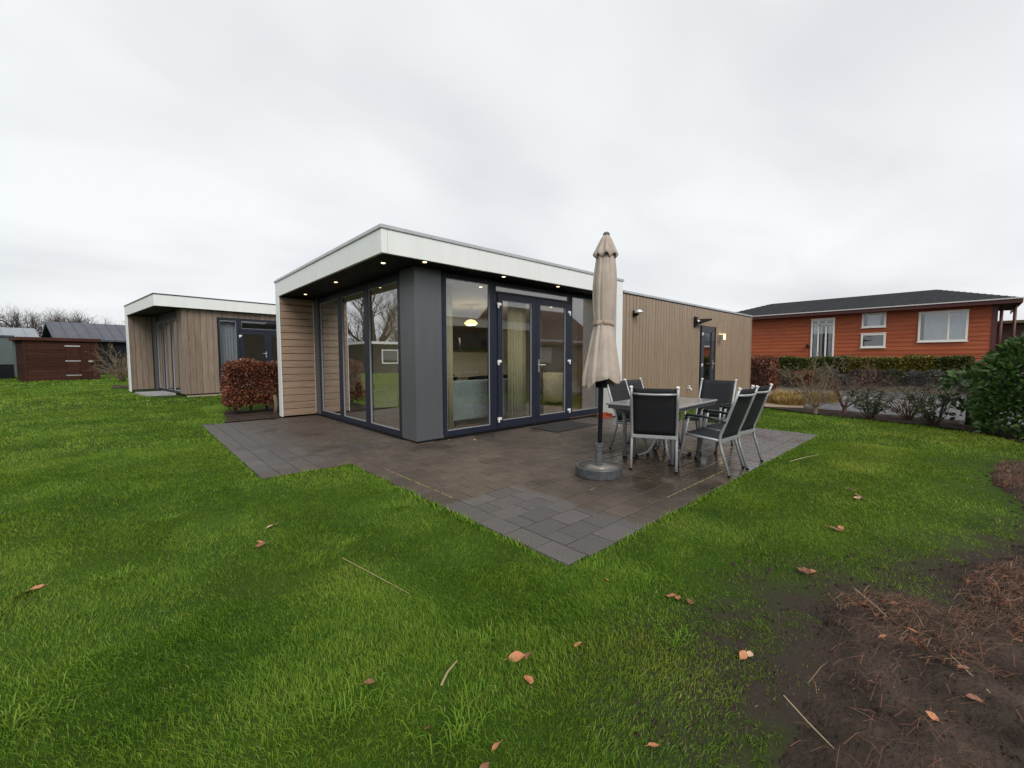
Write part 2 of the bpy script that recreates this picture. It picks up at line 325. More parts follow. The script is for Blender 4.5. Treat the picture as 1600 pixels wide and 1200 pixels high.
# bank up to the red bungalow
def bankz(X, Y): return 0.72*smooth01(17.25, 18.45, X)+0.02*np.sin(3*Y)*smooth01(17.4, 18, X)*(X < 19) - 0.03*(X < 17.3)
sheet('bank', bankz, 17.22, 60, -40, 45, 60, 90, mat('bank_soil', (0.060, 0.046, 0.036), (0.12, 0.095, 0.075), 5, rough=0.95, bump=1, bscale=18, coord='World', spec=0.2), label='low planted bank below the red bungalow')
SAND = mat('sandy_path', (0.27, 0.20, 0.13), (0.36, 0.28, 0.19), 8, rough=0.9, bump=0.4, coord='World')
poly_sheet('path', [(8.9, -2.0), (9.3, -2.75), (11.4, -2.2), (10.8, -1.3)], 0.011, SAND, label='short sandy patch behind the terrace')

# ------------------------------------------------------------------ terrace of concrete pavers
def pavmat(name, grit):
    m = bpy.data.materials.new(name); m.use_nodes = True; t = m.node_tree; n = t.nodes; l = t.links; b = n['Principled BSDF']
    geo = n.new('ShaderNodeNewGeometry'); oi = n.new('ShaderNodeObjectInfo')
    def noise(s, d=5): 
        q = n.new('ShaderNodeTexNoise'); q.inputs['Scale'].default_value = s; q.inputs['Detail'].default_value = d; l.new(geo.outputs['Position'], q.inputs['Vector']); return q.outputs['Fac']
    def mr(v, a, bb, c, d):
        q = n.new('ShaderNodeMapRange'); q.inputs['From Min'].default_value = a; q.inputs['From Max'].default_value = bb; q.inputs['To Min'].default_value = c; q.inputs['To Max'].default_value = d; l.new(v, q.inputs['Value']); return q.outputs[0]
    def mul(a, c, op='MULTIPLY'):
        q = n.new('ShaderNodeMath'); q.operation = op
        for i, v in enumerate((a, c)):
            if isinstance(v, (int, float)): q.inputs[i].default_value = v
            else: l.new(v, q.inputs[i])
        return q.outputs[0]
    def mix(f, a, c):
        q = n.new('ShaderNodeMix'); q.data_type = 'RGBA'; l.new(f, q.inputs['Factor'])
        for k, v in (('A', a), ('B', c)):
            if isinstance(v, tuple): q.inputs[k].default_value = (*v, 1)
            else: l.new(v, q.inputs[k])
        return q.outputs['Result']
    spx = n.new('ShaderNodeSeparateXYZ'); l.new(geo.outputs['Position'], spx.inputs[0]); x, y = spx.outputs[0], spx.outputs[1]
    wob = mr(noise(2.5), 0.3, 0.7, -0.12, 0.12)
    xw = mul(x, wob, 'ADD'); yw = mul(y, wob, 'ADD')
    # the film of algae and silt lies in the middle; three areas have been brushed or stayed clean
    c1 = mul(mr(mul(y, mul(wob, 0.25), 'ADD'), -2.49, -2.44, 1, 0), mr(mul(x, mul(wob, 0.6), 'ADD'), -0.36, -0.26, 1, 0))
    c2 = mul(mr(xw, -1.75, -0.95, 1, 0), mr(yw, -0.6, 0.0, 0, 1))
    c3 = mr(mul(xw, mul(yw, -0.55), 'ADD'), 3.6, 4.4, 0, 1)
    clean = mul(mul(c1, c2, 'MAXIMUM'), c3, 'MAXIMUM')
    stone = mix(noise(60, 3), (0.060, 0.053, 0.050), (0.125, 0.112, 0.106)) if grit else mix(noise(30, 3), (0.009, 0.008, 0.007), (0.018, 0.015, 0.012))
    fl = mix(noise(7, 7), (0.054, 0.039, 0.028), (0.118, 0.088, 0.064)); fl = mix(mr(noise(1.1, 3), 0.42, 0.66, 0, 0.6), fl, (0.044, 0.034, 0.024))
    if not grit: fl = mix(mr(noise(5, 3), 0.35, 0.65, 0.35, 0.95), fl, (0.020, 0.016, 0.012))
    film = mul(mul(clean, -1.0), 1.0, 'ADD'); film = mul(film, mr(noise(14, 4), 0.25, 0.55, 0.82, 1.0))
    colr = mix(film, stone, fl)
    if grit:
        sc_ = n.new('ShaderNodeVectorMath'); sc_.operation = 'SCALE'; l.new(colr, sc_.inputs[0]); l.new(mr(oi.outputs['Random'], 0, 1, 0.84, 1.16), sc_.inputs['Scale']); colr = sc_.outputs[0]
    dx = mul(mul(x, -1.6, 'ADD'), 0.75); dy = mul(mul(y, 3.25, 'ADD'), 1.1)
    dist = mul(mul(dx, dx), mul(dy, dy), 'ADD'); pud = mul(mr(dist, 0.2, 1.9, 1, 0), mr(noise(2.6, 3), 0.30, 0.50, 0, 1))
    wet = mul(pud, mr(noise(1.3, 2), 0.56, 0.64, 0, 0.6), 'MAXIMUM')
    dk = n.new('ShaderNodeVectorMath'); dk.operation = 'SCALE'; l.new(colr, dk.inputs[0]); l.new(mr(wet, 0, 1, 1.0, 0.55), dk.inputs['Scale'])
    l.new(dk.outputs[0], b.inputs['Base Color'])
    r0 = mr(noise(9, 3), 0.3, 0.7, 0.50, 0.72); r1 = mul(c3, -0.36); r2_ = mul(r0, r1, 'ADD'); r3 = mul(wet, -0.42); l.new(mul(mul(r2_, r3, 'ADD'), 0.08, 'MAXIMUM'), b.inputs['Roughness'])
    bp = n.new('ShaderNodeBump'); bp.inputs['Distance'].default_value = 0.004; l.new(mr(wet, 0, 1, 0.55, 0.05), bp.inputs['Strength']); l.new(noise(130, 3), bp.inputs['Height']); l.new(bp.outputs[0], b.inputs['Normal'])
    return m
PAV = pavmat('paver_concrete', True); JOINT = pavmat('paver_joint_silt', False)
ter = empty('terrace', (0, 0, 0)); tag(ter, 'L-shaped terrace of grey concrete pavers with a brown silty film', kind='structure')
tb = MB(); tb.box(-1.165, 5.175, -3.845, 0.3, -0.08, -0.0075); tb.box(-2.105, -1.1651, -0.465, 4.41, -0.08, -0.0075); tb.box(-1.1649, 0.3, 0.3001, 4.41, -0.08, -0.0075)
ob('joint_bed', tb.mesh('joint_bed', JOINT), ter)
def paver_mesh(lx, ly):
    c = 0.005; m = MB(); a, b_ = lx/2-0.0042, ly/2-0.0042
    m.add([(-a,-b_,-.06),(a,-b_,-.06),(a,b_,-.06),(-a,b_,-.06),(-a,-b_,-.004),(a,-b_,-.004),(a,b_,-.004),(-a,b_,-.004),(-a+c,-b_+c,0),(a-c,-b_+c,0),(a-c,b_-c,0),(-a+c,b_-c,0)],
          [(0,1,5,4),(1,2,6,5),(2,3,7,6),(3,0,4,7),(4,5,9,8),(5,6,10,9),(6,7,11,10),(7,4,8,11),(8,9,10,11)])
    return m
PLIST = []                    # centre x, y, size along x, size along y
LX, LY = 0.2865, 0.2025
y = -3.845
while y < 0.25:                                   # edge course of the main field
    PLIST.append((-1.075, y+0.15, 0.19, 0.30)); y += 0.30
row = 0; y = -3.86
while y < 0.2:
    x = -0.98; first = LX/2 if row % 2 else LX
    while x < 5.17:
        w = first if x == -0.98 else LX; w = min(w, 5.175-x)
        if w > 0.03 and not (x > 0.05 and y > -0.02) : PLIST.append((x+w/2, y+LY/2, w, LY))
        x += w
    y += LY; row += 1
y = -0.465
while y < 4.40:
    PLIST.append((-2.007, y+0.15, 0.19, min(0.30, 4.41-y))); y += 0.30
col = 0; x = -1.912
while x < 0.15:
    y0 = -0.465 if x < -1.2 else 0.205; y = y0; first = LX/2 if col % 2 else LX
    while y < 4.40:
        w = first if y == y0 else LX; w = min(w, 4.41-y)
        if w > 0.03 and not (x > -0.05 and y > 0): PLIST.append((x+LY/2, y+w/2, LY, w))
        y += w
    x += LY; col += 1
PLIST.sort(key=lambda p: (p[0]-CAM.x)**2+(p[1]-CAM.y)**2)
pm = {}; rest = MB()
for i, (x, y, a, b_) in enumerate(PLIST):
    dz = random.uniform(-0.0012, 0.0012)
    if i < 300:
        k = (round(a, 3), round(b_, 3))
        if k not in pm: pm[k] = paver_mesh(a, b_).mesh('paver', PAV)
        ob('paver', pm[k], ter, (x, y, dz), (random.gauss(0, .002), random.gauss(0, .002), random.gauss(0, .002)))
    else:
        q = paver_mesh(a, b_); rest.add([(p[0]+x, p[1]+y, p[2]+dz) for p in q.v], q.f)
ob('paver_field', rest.mesh('paver_field', PAV), ter, kind='stuff')

# ------------------------------------------------------------------ main chalet
S_, T_ = 2.595, 2.931
ch = empty('holiday_chalet', (0, 0, 0), 0, 'flat-roofed wooden holiday chalet with white fascia and glazed corner beside the terrace', 'chalet')
WALLIN = mat('interior_plaster', (0.60, 0.585, 0.53), (0.64, 0.625, 0.57), 2, rough=0.8)
FLOORIN = mat('interior_floor', (0.20, 0.13, 0.085), (0.29, 0.20, 0.135), 3, (1, 9, 1), rough=0.35, bump=0.05)
CEIL = mat('interior_ceiling', (0.72, 0.72, 0.70), rough=0.8)
# fascia and roof
for x0, x1 in ((-0.683, -0.60), (-0.597, 2.10), (2.103, 4.778)): bx('fascia_panel', WHITE, ch, x0, x1, -0.40, -0.36, S_-0.003, 2.895, bev=0.004)
for y0, y1 in ((-0.36, 2.2), (2.203, 4.743)): bx('fascia_panel', WHITE, ch, -0.683, -0.643, y0, y1, S_-0.003, 2.895, bev=0.004)
bx('fascia_end', WHITE, ch, 4.738, 4.778, -0.36, 0.3, S_+0.006, 2.895)
for x0, x1 in ((-0.70, 0.03), (0.033, 2.6), (2.603, 4.80)): bx('roof_cap', ALU, ch, x0, x1, -0.418, -0.34, 2.897, 2.945, bev=0.004)
for y0, y1 in ((-0.34, 1.6), (1.603, 4.765)): bx('roof_cap', ALU, ch, -0.70, -0.62, y0, y1, 2.897, 2.945, bev=0.004)
bx('roof', DARKCAP, ch, -0.642, 4.737, -0.359, 4.742, 2.66, 2.90)
so = bx('soffit', SOFFIT, ch, -0.642, 4.53, -0.359, 4.74, 2.615, 2.658)
bl = B(-0.046, 0.046, 0, 5.09, 0, 0.016).mesh('board', SOFFIT)
for i in range(7): ob('board', bl, so, (-0.59+i*0.0985, -0.357, 2.598))
bl = B(0, 4.45, -0.046, 0.046, 0, 0.016).mesh('board', SOFFIT)
for i in range(4): ob('board', bl, so, (0.052, -0.308+i*0.0985, 2.598))
LENS = mat('lit_lens', (1, 0.9, 0.7), emit=((1.0, 0.74, 0.42), 3.0))
ring = MB().lathe([(0.020, 0.004), (0.040, 0.004), (0.043, 0.0), (0.043, 0.02), (0.020, 0.02)], 16).mesh('ring', CHROME, True)
lens = MB().lathe([(0.026, -0.002), (0.026, 0.006)], 12).mesh('lens', LENS)
def downlight(parent, x, y, z):
    e = ob('downlight', ring, parent, (x, y, z-0.003)); ob('lens', lens, e, (0, 0, 0))
for x, y in ((-0.40, 0.15), (-0.36, 2.07), (-0.33, 3.87), (0.0, -0.29), (1.5, -0.25), (2.87, -0.23)): downlight(so, x, y, S_)
# corner column
co = bx('column', GREYPAN, ch, 0, 0.457, 0, 0.451, 0.03, S_, bev=0.004)
bx('plinth', BLACK, co, 0.015, 0.45, 0.015, 0.44, -0.01, 0.03)  # black colour puts in the shade of the gap under the column
# wing wall: horizontal boards with white edge
ww = bx('wing_wall', BLACK, ch, -0.665, 0.09, 4.532, 4.72, 0.012, 2.62)
bm_ = MB().add([(-0.66, 0.012, 0), (0, 0.012, 0), (0, -0.012, 0.0), (-0.66, -0.012, 0.0), (-0.66, 0.012, 0.140), (0, 0.012, 0.140), (0, 0.004, 0.140), (-0.66, 0.004, 0.140), (-0.66, -0.012, 0.126), (0, -0.012, 0.126)],
               [(3, 2, 1, 0), (4, 5, 6, 7), (3, 8, 9, 2), (8, 7, 6, 9), (0, 1, 5, 4), (1, 2, 9, 6, 5), (0, 4, 7, 8, 3)]).mesh('board', BOARD)
for i in range(17): ob('board', bm_, ww, (-0.0, 4.498, 0.03+i*0.1505))
bx('white_post', WHITE, ch, -0.684, -0.667, 4.484, 4.743, 0.012, S_-0.003, bev=0.003)
bx('white_return', WHITE, ch, 4.545, 4.778, -0.40, 0.05, 0.02, S_-0.004, bev=0.003)
# left glazing (plane x = 0)
def pane(parent, m, *a): return bx('pane', m, parent, *a)
def bead(x0, x1, y0, y1, z0, z1): pass
TRIM = mat('grey_gasket', (0.30, 0.31, 0.33), rough=0.5)
def window_x(name, parent, y0, y1, z0, z1, w, x0=0.012, x1=0.085, wb=None, g=GLASS):
    f = ob(name, MB().frame_x(y0, y1, z0, z1, w, x0, x1, wb).mesh(name, NAVY), parent, bev=0.004)
    ob('gasket', MB().frame_x(y0+w, y1-w, z0+(wb or w), z1-w, 0.010, x0+0.012, x0+0.03).mesh('gasket', TRIM), f)
    pane(f, g, x0+0.028, x0+0.034, y0+w-0.005, y1-w+0.005, z0+(wb or w)-0.005, z1-w+0.005); return f
def window_y(name, parent, x0, x1, z0, z1, w, y0=0.012, y1=0.085, wb=None, g=GLASS):
    f = ob(name, MB().frame_y(x0, x1, z0, z1, w, y0, y1, wb).mesh(name, NAVY), parent, bev=0.004)
    ob('gasket', MB().frame_y(x0+w, x1-w, z0+(wb or w), z1-w, 0.010, y0+0.012, y0+0.03).mesh('gasket', TRIM), f)
    pane(f, g, x0+w-0.005, x1-w+0.005, y0+0.028, y0+0.034, z0+(wb or w)-0.005, z1-w+0.005); return f
for y0, y1 in ((0.47, 1.72), (1.722, 2.96), (2.962, 4.19)): window_x('window', ch, y0, y1, 0.035, 2.545, 0.09)
bx('grey_infill', GREYPAN, ch, 0.003, 0.08, 4.192, 4.53, 0.03, S_)
bx('lintel', BLACK, ch, 0.02, 0.09, 0.452, 4.19, 2.547, 2.61)
bx('threshold', BLACK, ch, -0.01, 0.09, 0.452, 4.53, -0.012, 0.033)
# front glazing (plane y = 0)
window_y('window', ch, 0.475, 1.495, 0.035, 2.575, 0.075, wb=0.09)
window_y('window', ch, 1.497, 3.54, 2.375, 2.555, 0.06, wb=0.025)
window_y('window', ch, 3.535+0.01, 4.543, 0.045, 2.555, 0.05, wb=0.12)
bx('lintel', BLACK, ch, 0.458, 4.545, 0.02, 0.09, 2.577, 2.61)
bx('threshold', BLACK, ch, 0.458, 4.545, -0.015, 0.09, -0.012, 0.033)
bx('door_post', NAVY, ch, 1.497, 1.572, 0.010, 0.09, 0.035, 2.373, bev=0.004)
bx('door_post', NAVY, ch, 3.475, 3.543, 0.010, 0.09, 0.035, 2.373, bev=0.004)
HING = MB().box(-0.045, 0.035, -0.02, 0, -0.022, 0.022).box(-0.035, -0.012, -0.022, 0, -0.065, -0.0225).mesh('hinge', WPLAST)
HINGR = MB().box(-0.035, 0.045, -0.02, 0, -0.022, 0.022).box(0.012, 0.035, -0.022, 0, -0.065, -0.0225).mesh('hinge', WPLAST)
for x0, x1, hm, hx in ((1.578, 2.508, HING, 1.60), (2.514, 3.470, HINGR, 3.452)):
    d = ob('door', MB().frame_y(x0, x1, 0.045, 2.368, 0.108, -0.012, 0.06, 0.135).mesh('door', NAVY), ch, bev=0.006)
    ob('gasket', MB().frame_y(x0+0.108, x1-0.108, 0.18, 2.26, 0.010, 0.0, 0.02).mesh('gasket', TRIM), d)
    pane(d, GLASS, x0+0.10, x1-0.10, 0.02, 0.026, 0.172, 2.268)
    for z in (2.18, 1.21, 0.22): ob('hinge', hm, d, (hx, -0.014, z))
h = MB(); h.box(2.560, 2.592, -0.024, -0.013, 1.00, 1.24); h.tube([(2.576, -0.02, 1.135), (2.576, -0.065, 1.135), (2.60, -0.07, 1.135), (2.70, -0.068, 1.135)], 0.011, 8)
ob('handle', h.mesh('handle', CHROME, False), d)
# long rear body with upright rhombus cladding
YW = -0.408
rb = MB(); rb.box(4.79, 8.77, -0.385, -0.25, 0.05, 2.66); rb.box(9.65, 12.69, -0.385, -0.25, 0.05, 2.66); rb.box(8.77, 9.65, -0.385, -0.25, 2.165, 2.66)
sw = ob('side_wall', rb.mesh('side_wall', BLACK), ch)
def rhomb(h0, h1): 
    return MB().add([(x, y, z) for z in (h0, h1) for x, y in ((-0.060, 0.014), (-0.060, 0.005), (-0.044, -0.011), (0.040, -0.011), (0.060, 0.005), (0.060, 0.014))],
        [(0,1,7,6),(1,2,8,7),(2,3,9,8),(3,4,10,9),(4,5,11,10),(5,4,3,2,1,0),(6,7,8,9,10,11)]).mesh('board', BOARDV)
rl, rs = rhomb(0.06, 2.64), rhomb(2.17, 2.64)
n = 57; pitch = (12.705-4.782)/n
for i in range(n):
    x = 4.782+pitch*(i+0.5); ob('board', rs if 8.70 < x < 9.72 else rl, sw, (x, YW+0.010, 0))
bx('end_wall', BOARDV, ch, 12.70, 12.715, -0.40, 4.74, 0.05, 2.66)
bx('rear_wall', BOARDV, ch, 0.0, 12.70, 4.721, 4.742, 0.05, 2.655)
for x0, x1 in ((4.802, 8.2), (8.203, 12.74)): bx('roof_cap', ALU, ch, x0, x1, -0.43, -0.36, 2.665, 2.715, bev=0.004)
bx('drip_edge', BLACK, ch, 4.80, 12.72, -0.412, -0.38, 2.645, 2.664)
bx('roof', DARKCAP, ch, 4.80, 12.72, -0.36, 4.745, 2.661, 2.69)
bx('corner_trim', mat('taupe_trim', (0.33, 0.25, 0.19), rough=0.5), ch, 12.707, 12.735, -0.425, -0.38, 0.05, 2.66)
bd = ob('back_door', MB().frame_y(8.78, 9.64, 0.06, 2.16, 0.17, -0.405, -0.34, 0.2).mesh('back_door', mat('anthracite_frame', (0.045, 0.05, 0.062), rough=0.4)), ch, bev=0.004)
pane(bd, GLASS2, 8.94, 9.48, -0.375, -0.369, 0.25, 2.0)
h = MB(); h.box(9.54, 9.575, -0.418, -0.406, 0.95, 1.20); h.tube([(9.557, -0.42, 1.10), (9.557, -0.455, 1.10), (9.42, -0.46, 1.10)], 0.012, 6); ob('handle', h.mesh('handle', CHROME), bd)
for z in (1.95, 1.08, 0.3): ob('hinge', HING, bd, (8.82, -0.407, z))
bx('hall_wall', WALLIN, ch, 8.0, 10.4, 0.9, 0.95, 0.05, 2.6)
# interior shell
bx('floor', FLOORIN, ch, 0.02, 12.6, 0.02, 4.5, 0.0, 0.07)
bx('ceiling', CEIL, ch, 0.09, 12.6, 0.09, 4.5, 2.52, 2.56)
bx('inner_wall', WALLIN, ch, 0.0, 12.6, 4.46, 4.511, 0.07, 2.52)
bx('inner_wall', WALLIN, ch, 7.4, 7.5, -0.2, 4.46, 0.07, 2.52)
bx('inner_wall', WALLIN, ch, 4.80, 7.4, -0.25, -0.2, 0.07, 2.52)
PANEL = mat('brown_wall_panel', (0.12, 0.078, 0.05), (0.165, 0.108, 0.07), 3, (1, 1, 8), rough=0.5)
bx('wall_panel', PANEL, ch, 3.1, 5.3, 4.42, 4.459, 1.45, 2.2)
bx('kitchen_unit', mat('oak_unit', (0.27, 0.18, 0.105), (0.33, 0.225, 0.135), 3, (8, 8, 1), rough=0.4), ch, 6.75, 7.398, 0.2, 2.4, 0.07, 2.3)

# ------------------------------------------------------------------ things inside the chalet
def curtain(name, m, p0, p1, z0, z1, folds, amp, label, group=None, drift=0.0):
    n_ = folds*8; p0 = Vector((*p0, 0)); p1 = Vector((*p1, 0)); d = p1-p0; nn = Vector((-d.y, d.x, 0)).normalized(); V = []; r = random.Random(folds)
    ph = [r.uniform(0.6, 1.3) for _ in range(folds+1)]
    for k, z in enumerate((z0, z0+(z1-z0)*.5, z1-0.06, z1)):
        for i in range(n_+1):
            t = i/n_; a = amp*ph[int(t*folds)]*sin(2*pi*folds*t)*(1.1-0.3*(k/3)); q = p0+d*t*(1-drift*(k/3))+nn*a; V.append((q.x, q.y, z))
    w = n_+1; F = [(k*w+i, k*w+i+1, (k+1)*w+i+1, (k+1)*w+i) for k in range(3) for i in range(n_)]
    mb = MB().add(V, F); o = ob(name, mb.mesh(name, m, True), None, label=label, cat='curtain', group=group)
    s_ = o.modifiers.new('thick', 'SOLIDIFY'); s_.thickness = 0.003; return o
CUR = mat('cream_curtain', (0.66, 0.56, 0.37), (0.80, 0.72, 0.52), 3, (30, 30, 1), rough=0.9, transl=0.3)
CURB = mat('brown_curtain', (0.14, 0.10, 0.075), (0.19, 0.14, 0.105), 3, (30, 30, 1), rough=0.9, transl=0.15)
VOIL = mat('voile_curtain', (0.62, 0.58, 0.50), (0.70, 0.66, 0.58), 3, (30, 30, 1), rough=0.9, transl=0.4)
curtain('curtain', CUR, (0.56, 0.20), (0.80, 0.22), 0.09, 2.45, 4, 0.03, 'cream curtain hanging beside the grey corner column, behind the glass')
curtain('curtain', CUR, (2.05, 0.24), (2.48, 0.26), 0.09, 2.45, 6, 0.04, 'cream striped curtain behind the patio door leaf without handle')
curtain('curtain', CURB, (2.62, 0.24), (3.02, 0.30), 0.09, 2.45, 5, 0.04, 'brown curtain behind the patio door leaf with the handle', drift=0.35)
curtain('curtain', CUR, (0.20, 0.52), (0.22, 0.72), 0.09, 2.45, 4, 0.03, 'cream curtain behind the side window pane next to the grey column')
curtain('curtain', VOIL, (0.20, 3.35), (0.20, 4.1), 0.09, 2.45, 9, 0.035, 'pale pleated curtain behind the window pane next to the boarded wing wall')
SOFA = mat('grey_blue_felt', (0.22, 0.24, 0.25), (0.36, 0.385, 0.395), 26, rough=0.95, bump=0.4, bscale=90)
def sofa(x0, x1, y0, label):
    e = empty('sofa', ((x0+x1)/2, y0+0.4, 0.07), 0, label, 'sofa', 'sofas behind the glass'); w = (x1-x0)/2
    for s_ in (-1, 1): bx('backrest', SOFA, e, min(0.004*s_, s_*w), max(0.004*s_, s_*w), -0.40, -0.20, 0.10, 0.80, bev=0.035)
    bx('seat', SOFA, e, -w+0.01, w-0.01, -0.195, 0.40, 0.12, 0.42, bev=0.03)
    for sx_ in (-1, 1):
        for sy_ in (-1, 1): bx('leg', BLACK, e, sx_*(w-0.1)-0.02, sx_*(w-0.1)+0.02, sy_*0.3-0.02, sy_*0.3+0.02, 0, 0.12)
sofa(0.98, 2.55, 0.50, 'grey-blue felt sofa standing with its back to the patio windows')
WOODT = mat('dark_table_wood', (0.035, 0.022, 0.016), (0.055, 0.036, 0.026), 3, (1, 9, 1), rough=0.4)
e = empty('dining_table', (2.5, 2.35, 0.07), 0.1, 'dark dining table behind the grey-blue sofa', 'table')
bx('tabletop', WOODT, e, -0.8, 0.8, -0.45, 0.45, 0.70, 0.74, bev=0.01)
for a in (-1, 1):
    for b_ in (-1, 1): bx('leg', WOODT, e, a*0.7-0.03, a*0.7+0.03, b_*0.36-0.03, b_*0.36+0.03, 0, 0.70)
for i, (x, y) in enumerate(((1.62, 1.75), (2.55, 1.72), (3.35, 1.85))):
    e = empty('dining_chair', (x, y, 0.07), random.uniform(-.3, .3), 'dark tub chair pushed to the dining table behind the sofa', 'chair', 'dining chairs')
    m = MB()
    for k in range(9):
        a = pi+pi*k/8; m.box(0.24*cos(a)-0.045, 0.24*cos(a)+0.045, 0.24*sin(a)-0.03, 0.24*sin(a)+0.03, 0.44, 0.80+0.03*sin(k*pi/8))
    ob('backrest', m.mesh('backrest', BLACK), e, bev=0.01); bx('seat', BLACK, e, -0.23, 0.23, -0.2, 0.24, 0.40, 0.46, bev=0.02)
    for a in (-1, 1):
        for b_ in (-1, 1): bx('leg', BLACK, e, a*0.18-0.012, a*0.18+0.012, b_*0.17-0.012, b_*0.17+0.012, 0, 0.40)
TEAL = mat('teal_glass', (0.03, 0.13, 0.12), rough=0.12, spec=0.8); GREENG = mat('green_glass', (0.02, 0.20, 0.10), rough=0.12, spec=0.8)
e = empty('tripod_lamp', (2.12, 2.3, 0.81), 0, 'black drum lamp on a slim tripod, standing on the dining table', 'lamp')
for k in range(3):
    a = 2*pi*k/3+0.4; ob('leg', MB().tube([(0.16*cos(a), 0.16*sin(a), 0), (0, 0, 0.55)], 0.011, 6).mesh('leg', BLACK), e)
ob('lamp_shade', MB().lathe([(0.26, 0.62), (0.26, 0.90), (0.25, 0.90), (0.25, 0.63)], 28).mesh('lamp_shade', BLACK, False), e); ob('stem', MB().tube([(0, 0, .55), (0, 0, .63)], .012, 6).mesh('stem', BLACK), e)
ob('vase', MB().lathe([(0.03, 0), (0.075, 0.03), (0.08, 0.09), (0.04, 0.14), (0.045, 0.17)], 18).mesh('vase', TEAL, True), None, (2.06, 2.12, 0.81), label='small teal glass vase on the dining table', cat='vase')
e = empty('pendant_lamp', (2.9, 2.5, 2.1), 0, 'lit warm white dome lamp hanging inside the chalet', 'lamp')
GLOW = mat('lit_opal', (1, 0.9, 0.7), emit=((1.0, 0.68, 0.28), 1.5))
ob('lamp_shade', MB().lathe([(0.02, 0.08), (0.09, 0.06), (0.155, 0.0), (0.16, -0.02), (0.10, -0.055), (0.0, -0.065)], 24).mesh('lamp_shade', GLOW, True), e)
ob('rod', MB().tube([(0, 0, 0.11), (0, 0, 0.42)], 0.01, 6).mesh('rod', CHROME), e)
pl = bpy.data.lights.new('lamp_light', 'POINT'); pl.energy = 14; pl.color = (1, 0.78, 0.5); pl.shadow_soft_size = 0.2
plo = bpy.data.objects.new('lamp_light', pl); COL.objects.link(plo); plo.parent = e; plo.location = (0, 0, -0.28)
for x, y in ((1.55, 0.42), (0.4, 1.05), (3.6, 0.6), (5.4, 1.6)): downlight(bpy.data.objects['ceiling'], x, y, 2.52)
for x, y in ((1.6, 1.5), (4.6, 1.5)):
    q = bpy.data.lights.new('spot_light', 'SPOT'); q.energy = 30; q.color = (1, 0.86, 0.68); q.spot_size = 2.4; q.shadow_soft_size = 0.05
    qo = bpy.data.objects.new('spot_light', q); COL.objects.link(qo); qo.location = (x, y, 2.505); downlight(bpy.data.objects['ceiling'], x, y, 2.52)
OAK = mat('oak_legs', (0.34, 0.22, 0.11), (0.42, 0.29, 0.16), 4, (8, 8, 1), rough=0.5)
e = empty('side_table', (0.80, 3.90, 0.07), 0.3, 'round dark side table on oak legs near the side window', 'table')
ob('tabletop', MB().lathe([(0.0, 0.42), (0.25, 0.42), (0.26, 0.435), (0.25, 0.45), (0, 0.45)], 28).mesh('tabletop', WOODT, False), e)
for k in range(3):
    a = 2*pi*k/3; ob('leg', MB().tube([(0.17*cos(a), 0.17*sin(a), 0), (0.10*cos(a), 0.10*sin(a), 0.42)], [0.012, 0.018], 8).mesh('leg', OAK), e)
ob('lantern_jar', MB().lathe([(0.05, 0), (0.075, 0.02), (0.075, 0.14), (0.04, 0.18), (0.05, 0.21)], 18).mesh('lantern_jar', mat('smoke_glass', (0.03, 0.045, 0.04), rough=0.1), True), None, (0.76, 3.93, 0.522), label='dark glass jar on the round side table', cat='jar')
e = empty('cabinet', (1.25, 4.10, 0.07), 0, 'low white cabinet standing by the inner wall', 'cabinet')
bx('body', WPLAST, e, -0.3, 0.45, -0.2, 0.28, 0.03, 0.42); bx('top', WPLAST, e, -0.32, 0.47, -0.22, 0.3, 0.421, 0.445); bx('plinth', BLACK, e, -0.28, 0.43, -0.18, 0.26, 0, 0.029)
ob('vase', MB().lathe([(0.05, 0), (0.085, 0.02), (0.085, 0.12), (0.045, 0.17), (0.05, 0.23)], 18).mesh('vase', GREENG, True), None, (1.10, 4.02, 0.516), label='green glass vase on the low white cabinet', cat='vase')
e = empty('armchair', (1.50, 2.2, 0.07), 1.2, 'pale grey upholstered armchair in front of the white cabinet', 'armchair')
PALE = mat('pale_grey_fabric', (0.33, 0.36, 0.38), (0.42, 0.45, 0.47), 20, rough=0.95)
bx('seat', PALE, e, -0.35, 0.35, -0.3, 0.35, 0.15, 0.42, bev=0.05); bx('backrest', PALE, e, -0.35, 0.35, -0.42, -0.25, 0.30, 0.88, bev=0.06)
for a in (-1, 1):
    for b_ in (-1, 1): bx('leg', BLACK, e, a*0.28-0.02, a*0.28+0.02, b_*0.25-0.02, b_*0.25+0.02, 0, 0.15)
e = empty('armchair', (5.0, 1.75, 0.07), -0.6, 'beige rounded tub armchair behind the patio door', 'armchair')
BEI = mat('beige_plush', (0.42, 0.37, 0.27), (0.52, 0.46, 0.35), 12, rough=0.95, bump=0.4, bscale=30)
m = MB().lathe([(0.20, 0.06), (0.34, 0.12), (0.40, 0.35), (0.38, 0.62), (0.30, 0.80), (0.22, 0.83), (0.0, 0.5)], 24); ob('shell', m.mesh('shell', BEI, True), e)
ob('base', MB().lathe([(0.2, 0), (0.22, 0.03), (0.19, 0.06)], 20).mesh('base', BLACK), e)
bx('picture', mat('dark_print', (0.02, 0.022, 0.026), (0.05, 0.05, 0.055), 6, rough=0.3), None, 3.35, 4.9, 4.39, 4.418, 1.52, 2.1, label='wide dark picture on the brown wall panel', cat='picture')

